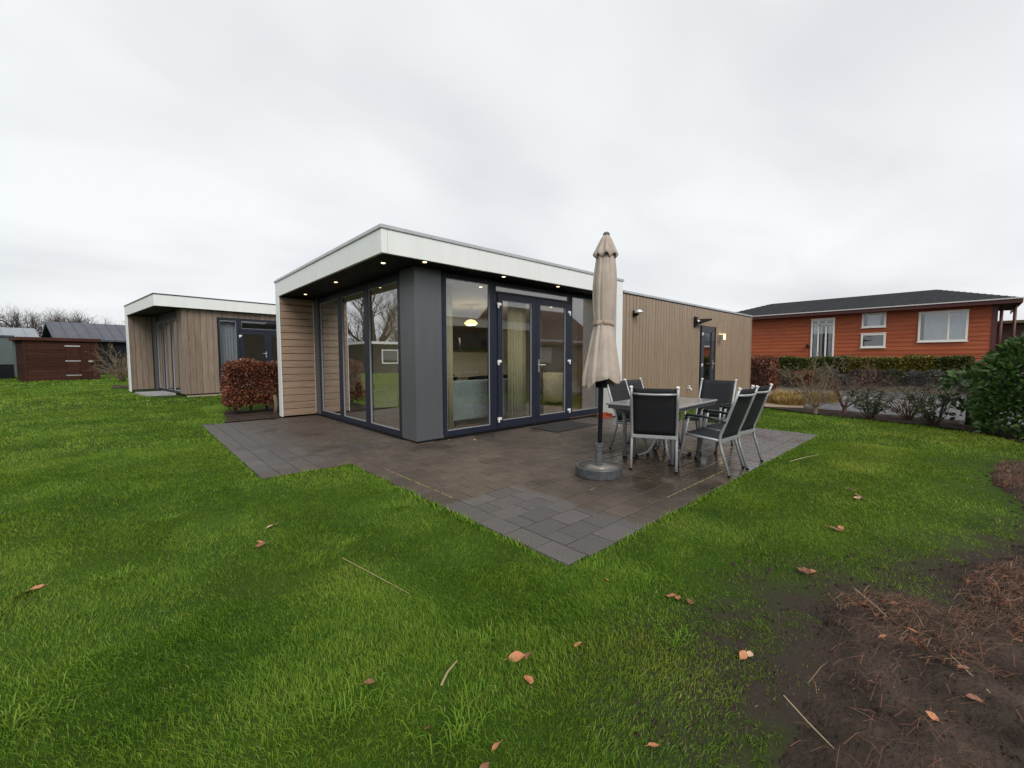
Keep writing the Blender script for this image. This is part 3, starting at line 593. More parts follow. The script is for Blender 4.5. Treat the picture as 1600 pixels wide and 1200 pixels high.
# ------------------------------------------------------------------ fittings on the side wall
e = empty('wall_lamp', (5.21, -0.419, 2.25), 0, 'chrome half-dome wall lamp on the timber side wall near the parasol', 'lamp')
ob('shade', MB().lathe([(0.0, 0.085), (0.06, 0.07), (0.09, 0.035), (0.10, 0.0), (0.09, -0.004), (0.0, 0.06)], 20, (0, -0.11, 0)).mesh('shade', CHROME, True), e)
ob('bracket', MB().box(-0.05, 0.05, -0.03, 0, -0.075, 0.06).tube([(0, -0.03, -0.04), (0.03, -0.09, -0.02)], 0.025, 8).mesh('bracket', BLACK), e)
e = empty('floodlight', (8.36, -0.419, 2.26), 0, 'black outdoor sensor floodlight on the timber wall left of the narrow door'.replace(' left of', ' next to'), 'floodlight')
bx('mount', BLACK, e, -0.14, 0.0, -0.05, 0, -0.15, 0.12, bev=0.01); ob('arm', MB().tube([(-0.06, -0.05, 0), (0.02, -0.13, -0.02)], 0.03, 8).mesh('arm', BLACK), e)
ob('head', MB().add([(0.0, -0.10, -0.08), (0.0, -0.10, 0.06), (0.30, -0.30, 0.075), (0.30, -0.30, 0.03), (0.10, 0.0-0.03, -0.08), (0.10, -0.03, 0.06), (0.38, -0.20, 0.075), (0.38, -0.20, 0.03)],
   [(0,1,2,3),(7,6,5,4),(0,4,5,1),(3,2,6,7),(1,5,6,2),(0,3,7,4)]).mesh('head', BLACK), e); ob('sensor', MB().lathe([(0.03, 0), (0.032, 0.05), (0.01, 0.06)], 10, (-0.07, -0.09, -0.03)).mesh('sensor', WPLAST, True), e)
e = empty('wall_lamp', (9.98, -0.419, 1.9), 0, 'small box wall lamp with warm glow right beside the narrow door'.replace('right beside', 'beside'), 'lamp')
bx('box', CHROME, e, -0.10, -0.02, -0.13, 0, -0.13, 0.06); bx('glass', mat('lamp_glow', (0.9, 0.7, 0.3), emit=((1, 0.75, 0.35), 1.3)), e, -0.019, 0.10, -0.14, 0, -0.09, 0.08)
e = empty('garden_tap', (7.9, -0.419, 0.46), 0, 'small white outside tap low on the timber side wall', 'tap')
ob('pipe', MB().tube([(0, 0, 0), (0, -0.09, 0), (0, -0.12, -0.05)], 0.02, 8).mesh('pipe', WPLAST), e); ob('valve', MB().tube([(0, -0.06, 0), (0.0, -0.06, 0.06)], 0.012, 6).box(-0.04, 0.04, -0.075, -0.045, 0.06, 0.075).mesh('valve', WPLAST), e)

e = empty('dustpan', (4.30, -0.22, 0.0), 0, 'long-handled red dustpan standing against the white end panel', 'dustpan')
ob('pan', MB().box(-0.17, 0.19, -0.15, 0.0, 0.002, 0.02).box(-0.17, 0.19, -0.02, 0.0, 0.0201, 0.10).box(-0.17, -0.155, -0.15, -0.021, 0.0201, 0.08).box(0.175, 0.19, -0.15, -0.021, 0.0201, 0.08).mesh('pan', RED), e)
ob('handle', MB().tube([(-0.02, -0.03, 0.08), (-0.08, 0.03, 0.95)], 0.011, 8).mesh('handle', BLACK), e)
mt = MB().box(-0.58, 0.58, -0.32, 0.32, 0, 0.012); ob('door_mat', mt.mesh('door_mat', mat('mat_rubber', (0.012, 0.012, 0.014), (0.028, 0.027, 0.027), 60, rough=0.7, bump=0.6, bscale=120)), None, (2.78, -0.48, 0.002), (0, 0, 0.02), label='black ribbed door mat in front of the patio doors', cat='door mat')

# ------------------------------------------------------------------ parasol and base
e = empty('parasol_stand', (0.598, -2.80, 0.0), 0, 'round granite parasol base with wet top and steel socket', 'parasol base')
ob('disc', MB().lathe([(0.243, 0.0), (0.248, 0.012), (0.248, 0.098), (0.242, 0.108), (0.232, 0.110), (0.222, 0.104), (0.0, 0.104)], 56).mesh('disc', BASEM, False), e)
ob('wet_top', MB().lathe([(0.221, 0.1045), (0.0, 0.1075)], 40).mesh('wet_top', BASET, True), e)
ob('socket', MB().lathe([(0.045, 0.105), (0.045, 0.13), (0.036, 0.135), (0.036, 0.26), (0.043, 0.265), (0.043, 0.285), (0.036, 0.29), (0.036, 0.30), (0.046, 0.305), (0.046, 0.345), (0.030, 0.35)], 20).mesh('socket', mat('dull_steel', (0.075, 0.078, 0.082), (0.13, 0.134, 0.138), 20, rough=0.45, metal=0.2), False), e)
ob('knob', MB().tube([(0.03, -0.02, 0.24), (0.075, -0.045, 0.24)], 0.012, 8).mesh('knob', BLACK), e)
tilt = Matrix.Rotation(0.022, 4, Vector((fw.x, fw.y, 0)).normalized()).to_euler()
pz = empty('parasol', (0.598, -2.80, 0.0), 0, 'closed taupe garden parasol on a black pole, strapped at the waist', 'parasol'); pz.rotation_euler = tilt
ob('pole', MB().tube([(0, 0, 0.12), (0, 0, 2.5)], 0.0235, 14).mesh('pole', mat('black_pole', (0.012, 0.013, 0.018), rough=0.25), True), pz)
RP = [(0.93, 0.190), (1.06, 0.192), (1.2, 0.168), (1.35, 0.144), (1.5, 0.118), (1.58, 0.100), (1.62, 0.096), (1.66, 0.100), (1.8, 0.116), (2.0, 0.122), (2.15, 0.113), (2.3, 0.095), (2.42, 0.065), (2.5, 0.035)]
def canopy_mesh():
    n_ = 96; V = []; r = random.Random(4); ph = [r.uniform(-.5, .5) for _ in range(8)]; am = [r.uniform(.6, 1.25) for _ in range(8)]
    zs = np.concatenate([np.linspace(0.93, 1.62, 26), np.linspace(1.64, 2.5, 24)])
    pz_ = [a for a, _ in RP]; pr_ = [b for _, b in RP]
    for z in zs:
        R0 = np.interp(z, pz_, pr_)
        for j in range(n_):
            t = 2*pi*j/n_; k = int(((t/(2*pi))*8) % 8); loc = (t/(2*pi)*8) % 1
            fold = ((loc/.84 if loc < .84 else (1-loc)/.16)**0.6-0.68)*0.50*am[k]*(0.55+0.22*abs(z-1.62)/0.6 if z < 2.3 else 0.5)
            tw = 0.03*sin(3*t+z*2.3) + 0.018*sin(11*t+z*5)+0.012*sin(17*t-z*7)*(z < 1.5)
            rr = R0*(1+fold*0.8+tw)
            hem = (0.035*am[k]*abs(sin(pi*loc))**0.8+0.03*sin(2*t+2.5)+0.03*sin(3*t+.5)+.03) if z < 1.08 else 0
            zz = z + (0.12-hem*1.15)*max(0, (1.08-z)/0.15)
            V.append((rr*cos(t+0.25), rr*sin(t+0.25), zz))
    k = len(zs); F = [(i*n_+j, i*n_+(j+1) % n_, (i+1)*n_+(j+1) % n_, (i+1)*n_+j) for i in range(k-1) for j in range(n_)]
    return MB().add(V, F)
cn = ob('canopy', canopy_mesh().mesh('canopy', CANV, True), pz); s_ = cn.modifiers.new('thick', 'SOLIDIFY'); s_.thickness = 0.004
n_ = 64; V = []
for i, (r_, z) in enumerate([(0.118, 2.315), (0.100, 2.37), (0.078, 2.43), (0.055, 2.49), (0.033, 2.535)]):
    for j in range(n_):
        t = 2*pi*j/n_; w = 1+0.13*(1-i/5)*cos(8*t+0.6)+0.06*(1-i/5)*cos(5*t); V.append((r_*w*cos(t), r_*w*sin(t), z+(0.022*cos(8*t+1.0)*(1-i/4) if i < 4 else 0)))
cr = ob('crown_flap', MB().add(V, [(i*n_+j, i*n_+(j+1) % n_, (i+1)*n_+(j+1) % n_, (i+1)*n_+j) for i in range(4) for j in range(n_)]).mesh('crown_flap', CANV, True), pz); s_ = cr.modifiers.new('thick', 'SOLIDIFY'); s_.thickness = 0.003
V = []
for z, k in ((1.598, 1.0), (1.602, 1.04), (1.640, 1.04), (1.644, 1.0)):
    for j in range(n_):
        t = 2*pi*j/n_; r_ = 0.104*k*(1+0.06*cos(8*t)+0.03*sin(5*t)); V.append((r_*cos(t), r_*sin(t), z+0.006*sin(2*t)))
ob('strap', MB().add(V, [(i*n_+j, i*n_+(j+1) % n_, (i+1)*n_+(j+1) % n_, (i+1)*n_+j) for i in range(3) for j in range(n_)]).mesh('strap', CANV2, True), pz)
ob('finial', MB().lathe([(0.034, 2.53), (0.036, 2.545), (0.028, 2.562), (0.012, 2.570), (0.0, 2.571)], 18).mesh('finial', mat('grey_finial', (0.09, 0.09, 0.09), rough=0.5), True), pz)
for k in range(8):
    a = 2*pi*k/8+0.25; ob('rib', MB().tube([(0.05*cos(a), 0.05*sin(a), 2.40), (0.075*cos(a), 0.075*sin(a), 1.62), (0.13*cos(a), 0.13*sin(a), 1.00)], 0.006, 5).mesh('rib', BLACK), pz)
cb = ob('crank_box', MB().box(-0.045, 0.045, -0.05, 0.05, 0.94, 1.10).mesh('crank_box', BLACK), pz, bev=0.01)
ob('crank_handle', MB().tube([(0, 0, 1.02), tuple(Vector((-rt.x*0.13, -rt.y*0.13, 1.02))), tuple(Vector((-rt.x*0.155, -rt.y*0.155, 1.02)))], [0.010, 0.010, 0.016], 8).mesh('crank_handle', BLACK), cb)

# ------------------------------------------------------------------ garden table and six chairs
tb_ = empty('garden_table', (1.90, -2.855, 0), RD(3), 'rectangular grey garden table with wet top on the terrace', 'table')
tt = bx('tabletop', TOPM, tb_, -0.68, 0.68, -0.425, 0.425, 0.685, 0.712, bev=0.008)
ob('apron', MB().frame_y(0, 0, 0, 0, 0, 0, 0).mesh('apron', TABLE) if False else MB().box(-0.66, 0.66, -0.405, -0.375, 0.645, 0.684).box(-0.66, 0.66, 0.375, 0.405, 0.645, 0.684).box(-0.66, -0.63, -0.374, 0.374, 0.645, 0.684).box(0.63, 0.66, -0.374, 0.374, 0.645, 0.684).mesh('apron', TABLE), tb_, bev=0.004)
def arc(p0, p1, p2, n_=10):
    p0, p1, p2 = Vector(p0), Vector(p1), Vector(p2); return [p0*(1-t)**2+p1*2*t*(1-t)+p2*t*t for t in [i/n_ for i in range(n_+1)]]
for sx_ in (-1, 1):
    for sy_ in (-1, 1):
        lg = ob('leg', MB().tube([(sx_*0.60, sy_*0.32, 0.66), (sx_*0.54, sy_*0.315, 0.645), (sx_*0.455, sy_*0.31, 0.60), (sx_*0.43, sy_*0.305, 0.52), (sx_*0.42, sy_*0.30, 0.02)], 0.024, 10).mesh('leg', ALUFR, True), tb_)
        ob('foot_cap', MB().lathe([(0.03, 0), (0.03, 0.03)], 10, (sx_*0.42, sy_*0.30, 0)).mesh('foot_cap', BLACK), lg)
        st = ob('curved_brace', MB().tube(arc((sx_*0.05, sy_*0.05, 0.36), (sx_*0.07, sy_*0.07, 0.03), (sx_*0.26, sy_*0.22, 0.025)), 0.018, 8).mesh('curved_brace', ALUFR, True), tb_)
        ob('foot_cap', MB().lathe([(0.026, 0), (0.026, 0.045)], 10, (sx_*0.275, sy_*0.23, 0)).mesh('foot_cap', BLACK), st)
bx('hub_plate', BLACK, tb_, -0.09, 0.09, -0.09, 0.09, 0.355, 0.375); 
def make_chair():
    e = empty('garden_chair', (0, 0, 0), 0, 'x', 'chair', 'aluminium garden chairs around the terrace table'); hw = 0.238
    prof = [(-0.36, 0.935), (-0.30, 0.76), (-0.235, 0.57), (-0.185, 0.44), (-0.175, 0.38), (-0.19, 0.30), (-0.285, 0.0)]
    for s_ in (-1, 1):
        l_ = ob('leg', MB().tube([(s_*hw, y, z) for y, z in prof], 0.0155, 8, flat=1.0).mesh('leg', ALUFR, True), e)
        ob('foot_cap', MB().lathe([(0.018, 0), (0.018, 0.022)], 8, (s_*hw, -0.283, 0)).mesh('foot_cap', BLACK), l_)
        ob('end_cap', MB().tube([(s_*hw, -0.358, 0.93), (s_*hw, -0.364, 0.945)], 0.018, 8).mesh('end_cap', WPLAST), l_)
        l_ = ob('leg', MB().tube([(s_*hw, 0.285, 0.0), (s_*hw, 0.20, 0.42), (s_*hw, 0.165, 0.60)], 0.0145, 8).mesh('leg', ALUFR, True), e)
        ob('foot_cap', MB().lathe([(0.018, 0), (0.018, 0.022)], 8, (s_*hw, 0.284, 0)).mesh('foot_cap', BLACK), l_)
        ob('armrest', MB().tube([(s_*(hw+0.012), 0.20, 0.603), (s_*(hw+0.014), 0.17, 0.622), (s_*(hw+0.016), 0.0, 0.618), (s_*(hw+0.012), -0.24, 0.578)], [0.018, 0.024, 0.024, 0.020], 8, flat=0.6).mesh('armrest', BLACK, True), e)
        ob('seat_rail', MB().tube([(s_*hw, 0.215, 0.405), (s_*hw, 0.0, 0.385), (s_*hw, -0.18, 0.375)], 0.0145, 8).mesh('seat_rail', ALUFR, True), e)
    ob('crossbar', MB().tube([(hw, -0.335, 0.865), (hw*0.6, -0.375, 0.862), (0, -0.39, 0.86), (-hw*0.6, -0.375, 0.862), (-hw, -0.335, 0.865)], 0.013, 8).mesh('crossbar', ALUFR, True), e)
    ob('crossbar', MB().box(-hw, hw, -0.205, -0.185, 0.355, 0.392).mesh('crossbar', ALUFR), e, bev=0.003)
    ob('crossbar', MB().tube([(-hw, 0.20, 0.385), (hw, 0.20, 0.385)], 0.012, 8).mesh('crossbar', ALUFR), e)
    def cloth(name, pts, w):
        V = []; k = 9
        for y, z, sag in pts:
            for j in range(k):
                t = j/(k-1)*2-1; V.append((w*t, y+sag[0]*(1-t*t), z+sag[1]*(1-t*t)))
        F = [(i*k+j, i*k+j+1, (i+1)*k+j+1, (i+1)*k+j) for i in range(len(pts)-1) for j in range(k-1)]
        o = ob(name, MB().add(V, F).mesh(name, TEXT, True), e); s2 = o.modifiers.new('thick', 'SOLIDIFY'); s2.thickness = 0.004
    cloth('seat', [(0.225, 0.405, (0, 0)), (0.20, 0.418, (0, 0)), (0.1, 0.404, (0, -.02)), (0, 0.396, (0, -.025)), (-0.1, 0.390, (0, -.02)), (-0.175, 0.388, (0, -.01))], hw-0.012)
    cloth('backrest', [(y+0.004, z, (-.022 if .45 < z < .86 else -.008, 0)) for y, z in ((-0.178, 0.40), (-0.19, 0.45), (-0.235, 0.57), (-0.30, 0.76), (-0.34, 0.875), (-0.362, 0.925))], hw-0.012)
    return e
c0 = make_chair()
# centre x, y, direction the sitter faces, label
CH = [((1.121+0.255, -3.147+0.128), math.atan2(0.45, 0.89), 'garden chair at the end of the table next to the parasol'),
      ((1.735, -3.535), RD(88), 'garden chair on the lawn side of the table, closer to parasol'),
      ((2.285, -3.51), RD(84), 'garden chair on the lawn side, farther from the parasol'),
      ((2.935, -2.985), RD(180), 'garden chair at the table end away from the parasol'),
      ((2.02, -2.43), RD(-90), 'garden chair on the house side of the table, closer to parasol'),
      ((2.55, -2.38), RD(-88), 'garden chair on the house side, farther from the parasol')]
for i, ((x, y), a, lb) in enumerate(CH):
    c = c0 if i == 0 else copy_tree(c0)
    c.location = (x, y, 0.003); c.rotation_euler = (0, 0, a-pi/2); c['label'] = 'black mesh and aluminium '+lb

# ------------------------------------------------------------------ neighbouring chalet (turned 8 degrees)
NX, NY = -1.868, 10.15
nb = empty('neighbour_chalet', (NX, NY, 0.165), RD(8), 'neighbouring flat-roofed chalet with grey-brown upright boards behind the copper beech hedge', 'chalet')
for x0, x1 in ((-0.66, 2.3), (2.303, 9.0)): bx('fascia_panel', WHITE, nb, x0, x1, -0.17, -0.13, 2.595, 2.91)
bx('fascia_panel', WHITE, nb, -0.66, -0.62, -0.13, 4.20, 2.595, 2.91)
bx('roof_cap', DARKCAP, nb, -0.675, 9.02, -0.185, -0.10, 2.912, 2.94); bx('roof_cap', DARKCAP, nb, -0.675, -0.59, -0.10, 4.22, 2.912, 2.94)
bx('roof', DARKCAP, nb, -0.619, 9.0, -0.129, 4.19, 2.66, 2.90)
bx('soffit', SOFFIT, nb, -0.619, 8.99, -0.129, 4.18, 2.60, 2.658)
bx('white_post', WHITE, nb, -0.66, -0.625, 3.93, 4.20, 0.0, 2.594)
def uboard(h0, h1, m): return MB().add([(x, y, z) for z in (h0, h1) for x, y in ((-0.0745, 0.0), (-0.0745, -0.004), (-0.066, -0.014), (0.066, -0.014), (0.0745, -0.004), (0.0745, 0.0))],
        [(0,1,7,6),(1,2,8,7),(2,3,9,8),(3,4,10,9),(4,5,11,10),(5,4,3,2,1,0),(6,7,8,9,10,11)]).mesh('board', m)
ub = uboard(0.06, 2.595, BOARDN); ub2 = uboard(2.40, 2.595, BOARDN)
w = bx('wing_wall', BLACK, nb, -0.62, 0.0, 3.95, 4.18, 0.03, 2.59)
for i in range(4): ob('board', ub, w, (-0.545+i*0.152, 3.948, 0))
w = bx('front_wall', BLACK, nb, 0.0, 0.85, 0.016, 0.1, 0.03, 2.59)
for i in range(6): ob('board', ub, w, (0.076+i*0.152-0.02, 0.014, 0))
bx('front_wall', BLACK, nb, 3.9, 9.0, 0.016, 0.1, 0.03, 2.59); lt = bx('lintel', BLACK, nb, 0.85, 3.9, 0.02, 0.1, 2.41, 2.59)
for i in range(20): ob('board', ub2, lt, (0.93+i*0.152, 0.016, 0))
w = bx('side_wall', BLACK, nb, 0.016, 0.1, 0.0155, 0.66, 0.03, 2.59)
for i in range(4): ob('board', ub, w, (0.014, 0.084+i*0.152, 0), (0, 0, -pi/2))
bx('lintel', BLACK, nb, 0.02, 0.1, 0.66, 3.45, 2.41, 2.599); bx('plinth', mat('pale_plinth', (0.33, 0.27, 0.2), (0.38, 0.31, 0.24), 4, rough=0.9), nb, 0.03, 9, 0.03, 0.12, -0.25, 0.03)
for y0, y1 in ((0.66, 1.47), (1.472, 2.45), (2.452, 3.45)): window_x('window', nb, y0, y1, 0.06, 2.40, 0.06, 0.01, 0.08, g=GLASS2)
bx('grey_infill', GREYPAN, nb, 0.006, 0.08, 3.452, 3.99, 0.05, 2.595)
window_y('window', nb, 0.85, 1.45, 0.08, 2.40, 0.08, 0.0, 0.08, g=GLASS2)
window_y('window', nb, 1.452, 3.7, 2.01, 2.40, 0.07, 0.0, 0.08, g=GLASS2)
for x0, x1 in ((1.46, 2.285), (2.29, 3.12)):
    d = ob('door', MB().frame_y(x0, x1, 0.08, 2.005, 0.10, -0.005, 0.06, 0.13).mesh('door', NAVY), nb); pane(d, GLASS2, x0+0.09, x1-0.09, 0.02, 0.026, 0.2, 1.915)
    if x0 < 2:
        for z in (1.85, 1.1, 0.25): ob('hinge', HING, d, (x0+0.02, -0.007, z))
        ob('handle', MB().box(2.2, 2.235, -0.02, -0.006, 1.15, 1.35).tube([(2.217, -0.02, 1.28), (2.217, -0.06, 1.28), (2.11, -0.06, 1.28)], 0.012, 6).mesh('handle', CHROME), d)
window_y('window', nb, 3.125, 3.9, 0.08, 2.005, 0.08, 0.0, 0.08, g=GLASS2)
bx('floor', FLOORIN, nb, 0.11, 8.9, 0.11, 4.1, 0.0, 0.06); bx('inner_wall', WALLIN, nb, 0.11, 8.9, 4.0, 4.1, 0.06, 2.5); bx('inner_wall', WALLIN, nb, 4.4, 4.5, 0.12, 4.0, 0.06, 2.5); bx('ceiling', CEIL, nb, 0.11, 8.9, 0.11, 4.1, 2.5, 2.55)
def nbp(x, y): return (NX+x*cos(RD(8))-y*sin(RD(8)), NY+x*sin(RD(8))+y*cos(RD(8)))
curtain('curtain', mat('white_net', (0.68, 0.68, 0.70), (0.78, 0.78, 0.80), 3, (30, 30, 1), rough=0.9, transl=0.35), nbp(0.95, 0.2), nbp(1.42, 0.2), 0.25, 2.45, 6, 0.03, 'white net curtain in the neighbouring chalet window')
curtain('curtain', VOIL, nbp(0.22, 1.5), nbp(0.22, 3.4), 0.25, 2.45, 12, 0.04, 'pale curtain behind the tall side windows of the neighbouring chalet')
SLAB = mat('stone_slab', (0.28, 0.28, 0.28), (0.36, 0.36, 0.36), 5, rough=0.7)
ob('doorstep', B(-0.75, -0.03, 1.0, 2.6, -0.03, 0.05).mesh('doorstep', SLAB), None, (NX, NY, 0.165), (0, 0, RD(8)), label='grey stone doorstep slab by the neighbouring chalet', cat='step')

# ------------------------------------------------------------------ red bungalow
RX, RZ = 19.95, 0.70
rh = empty('red_bungalow', (RX, -1.4, RZ), 0, 'orange-red weatherboard bungalow with grey shingle hip roof on the bank', 'house')
REDB = mat('red_weatherboard', (0.31, 0.070, 0.026), (0.43, 0.112, 0.043), 1.2, (6, 1, 9), rough=0.6, rand=0.10, spec=0.3, bump=0.06)
DKRED = mat('dark_red_trim', (0.085, 0.022, 0.018), rough=0.5)
CREAM = mat('cream_paint', (0.82, 0.79, 0.73), rough=0.45)
y0, y1 = -4.75, 4.9                                     # local y from -6.15 (world) to 3.5
wl = bx('wall', REDB, rh, 0.02, 5.2, y0, y1, -0.5, 2.55)
wbm = MB().add([(0.018, y0, 0), (0.018, y1, 0), (-0.022, y1, 0), (-0.022, y0, 0), (0.018, y0, 0.165), (0.018, y1, 0.165), (-0.004, y1, 0.165), (-0.004, y0, 0.165)],
               [(0, 1, 2, 3), (7, 6, 5, 4), (3, 2, 6, 7), (0, 3, 7, 4), (1, 5, 6, 2)][:]).mesh('board', REDB)
for i in range(15): ob('board', wbm, wl, (0, 0, 0.04+i*0.165))
bx('corner_board', DKRED, rh, -0.03, 0.06, y0-0.02, y0+0.12, -0.1, 2.55)
for k, yy in enumerate((y0-0.10, y0-0.42)): ob('downpipe', MB().tube([(0.0+k*0.25, yy, 2.40), (0.0+k*0.25, yy, -0.1)], 0.045, 8).mesh('downpipe', DKRED, True), rh)
ROOFM = mat('grey_shingle', (0.024, 0.026, 0.030), (0.060, 0.063, 0.068), 9, rough=0.9, spec=0.15, bump=0.6, bscale=20)
ze, zr = 2.60, 3.45; ea, eb, ra, rb_ = y0-0.55, y1+0.55, -3.09, 3.06   # eaves and ridge ends, local
m = MB().add([(-0.5, ea, ze), (-0.5, eb, ze), (5.2, eb, ze), (5.2, ea, ze), (2.35, ra, zr), (2.35, rb_, zr)], [(0, 4, 5, 1), (1, 5, 2), (2, 5, 4, 3), (3, 4, 0), (0, 1, 2, 3)])
rf = ob('roof', m.mesh('roof', ROOFM), rh)
sh = MB()
for i in range(1, 13):                                  # shingle courses
    t = i/13; a = Vector((-0.5, ea, ze)).lerp(Vector((2.35, ra, zr)), t); b_ = Vector((-0.5, eb, ze)).lerp(Vector((2.35, rb_, zr)), t); sh.tube([a+Vector((0, 0, .006)), b_+Vector((0, 0, .006))], 0.012, 4, False)
ob('shingle_course', sh.mesh('shingle_course', ROOFM), rf)
bx('eave_board', DKRED, rh, -0.495, -0.47, ea, eb, 2.44, 2.585); bx('soffit', DKRED, rh, -0.469, 0.02, ea, eb, 2.50, 2.54); bx('eave_board', DKRED, rh, -0.47, 5.2, ea, ea+0.025, 2.44, 2.585)
bx('gutter', mat('pale_gutter', (0.62, 0.58, 0.56), rough=0.4), rh, -0.56, -0.4955, ea, eb, 2.575, 2.612)
def cottage_window(y0, y1, z0, z1, mull=(), name='window'):
    f = ob(name, MB().frame_x(y0, y1, z0, z1, 0.065, -0.07, 0.0).box(-0.09, -0.071, y0-0.03, y1+0.03, z0-0.03, z0).box(-0.085, -0.071, y0-0.02, y1+0.02, z1, z1+0.03).mesh(name, CREAM), rh)
    for q in mull: bx('mullion', CREAM, f, -0.068, 0.0, q-0.03, q+0.03, z0+0.065, z1-0.065)
    pane(f, GLASS2, -0.045, -0.04, y0+0.06, y1-0.06, z0+0.06, z1-0.06); bx('room_shade_sheet', mat('painted_room_shade', (0.035, 0.04, 0.045), rough=0.8), f, -0.030, -0.026, y0+0.05, y1-0.05, z0+0.05, z1-0.05); return f  # flat dark sheet behind the pane, its colour standing in for the unlit room
o_ = -1.4
w1 = cottage_window(-3.174-o_, -2.402-o_, 2.535-RZ, 3.115-RZ); w2 = cottage_window(-3.19-o_, -2.40-o_, 1.69-RZ, 2.27-RZ)
w3 = cottage_window(-5.467-o_, -4.132-o_, 1.88-RZ, 3.02-RZ, (-4.96-o_,))
dr = cottage_window(-1.487-o_, -0.625-o_, 0.72-RZ, 3.0-RZ, (-0.90-o_, -1.18-o_), 'door'); bx('transom', CREAM, dr, -0.068, 0.0, -1.42-o_, -0.69-o_, 2.73-RZ, 2.77-RZ)
NETC = mat('white_net2', (0.62, 0.65, 0.66), (0.90, 0.90, 0.89), 4, (1, 9, .6), rough=0.9)
for f, a in ((w3, (-4.10, -2.80, 1.25, 2.25)), (w1, (-1.70, -1.08, 1.9, 2.36))): bx('net_curtain', NETC, f, -0.0055, -0.003, a[0]+0.0, a[1], a[2], a[3]) if False else bx('net_curtain', NETC, f, -0.036, -0.032, a[0]+0.10, a[1]-0.10, a[2]+0.0, a[3]-0.0)
bx('net_curtain', NETC, dr, -0.036, -0.032, 0.0, 0.13, 0.25, 1.98); bx('net_curtain', NETC, dr, -0.036, -0.032, 0.35, 0.43, 0.25, 1.98); bx('net_curtain', NETC, dr, -0.036, -0.032, 0.55, 0.68, 0.25, 1.98)
ob('porch_lamp', MB().lathe([(0.03, 0), (0.06, 0.03), (0.06, 0.14), (0.02, 0.18)], 10, (-0.11, 0, 0)).box(-0.06, -0.02, -0.02, 0.02, 0.05, 0.12).mesh('porch_lamp', BLACK), None, (RX, -0.52, 1.70), label='small black lamp beside the door of the red bungalow', cat='lamp')
# dark annexe with a blue bird
an = empty('dark_shed', (20.9, -9.0, 0.65), 0, 'dark brown boarded shed beside the red bungalow', 'shed')
DKW = mat('dark_brown_wood', (0.040, 0.022, 0.018), (0.065, 0.037, 0.030), 3, (1, 1, 9), rough=0.7, rand=0.1)
sw2 = bx('wall', DKW, an, 0, 3, -3, 2.78, -0.5, 1.85); db = B(-0.02, 0, -3, 2.78, 0, 0.15).mesh('board', DKW)
for i in range(11): ob('board', db, sw2, (0, 0, 0.05+i*0.16))
bx('roof', mat('moss_roof', (0.10, 0.09, 0.04), (0.18, 0.15, 0.07), 4, rough=0.9), an, -0.25, 3.2, -3.2, 2.8, 1.86, 1.96)
BIRD = mat('blue_enamel', (0.10, 0.36, 0.55), (0.2, 0.45, 0.62), 6, rough=0.4)
e = empty('bird_ornament', (20.865, -6.98, 1.98), 0, 'light blue swallow ornament on the dark shed wall', 'ornament')
ob('body', MB().tube([(0, 0.22, 0.0), (0, 0.12, -0.02), (0, 0, -0.05), (0, -0.14, 0.02), (0, -0.26, 0.05)], [0.006, 0.03, 0.035, 0.02, 0.005], 8, flat=0.5).mesh('body', BIRD, True), e)
ob('wing', MB().add([(-0.02, 0.08, -0.02), (-0.03, -0.06, -0.02), (-0.04, -0.05, 0.16), (-0.03, 0.02, 0.12)], [(0, 1, 2, 3)]).mesh('wing', CREAM), e); ob('wing', MB().add([(-0.02, 0.06, -0.04), (-0.03, -0.08, -0.03), (-0.05, -0.04, -0.13)], [(0, 1, 2)]).mesh('wing', BIRD), e)

# ------------------------------------------------------------------ sheds and roofs beyond the lawn
BRN = mat('brown_shed_board', (0.032, 0.013, 0.009), (0.062, 0.027, 0.018), 2.5, (1, 1, 10), rough=0.8, rand=0.18, spec=0.12)
sd_ = empty('garden_shed', (-6.96, 26.8, 0.15), RD(14), 'low dark brown wooden garden shed with strap-hinged door on the lawn', 'shed')
sd_.scale = (0.92, 0.92, 1.0)
wl = bx('wall', BRN, sd_, 0.02, 2.98, 0.02, 2.2, 0, 2.1)
fb = MB().add([(0, -0.02, 0), (3, -0.02, 0), (3, -0.005, 0.148), (0, -0.005, 0.148), (0, 0.019, 0), (3, 0.019, 0), (3, 0.019, 0.148), (0, 0.019, 0.148)], [(0,1,2,3),(4,7,6,5),(0,4,5,1),(3,2,6,7),(0,3,7,4),(1,5,6,2)]).mesh('board', BRN)
sb = MB().add([(-0.02, 0, 0), (-0.02, 2.2, 0), (-0.005, 2.2, 0.148), (-0.005, 0, 0.148), (0.019, 0, 0), (0.019, 2.2, 0), (0.019, 2.2, 0.148), (0.019, 0, 0.148)], [(3,2,1,0),(5,6,7,4),(1,5,4,0),(7,6,2,3),(4,7,3,0),(2,6,5,1)]).mesh('board', BRN)
for i in range(14): ob('board', fb, wl, (0, 0, 0.02+i*0.149)); ob('board', sb, wl, (0, 0.02, 0.02+i*0.149))
bx('roof', mat('shed_fascia', (0.050, 0.017, 0.011), (0.075, 0.027, 0.018), 3, rough=0.7, spec=0.2), sd_, -0.22, 3.12, -0.16, 2.4, 2.11, 2.27)
dd = bx('door', BRN, sd_, 1.62, 2.62, -0.05, -0.022, 0.03, 2.0); dp = B(0, 0.12, -0.012, 0, 0, 1.95).mesh('plank', BRN)
for i in range(8): ob('plank', dp, dd, (1.626+i*0.1245, -0.051, 0.04))
for z in (0.25, 1.02, 1.82): bx('strap_hinge', CHROME, dd, 1.56, 2.2, -0.068, -0.064, z, z+0.06)
bx('latch', CHROME, dd, 2.52, 2.72, -0.075, -0.064, 0.98, 1.08)
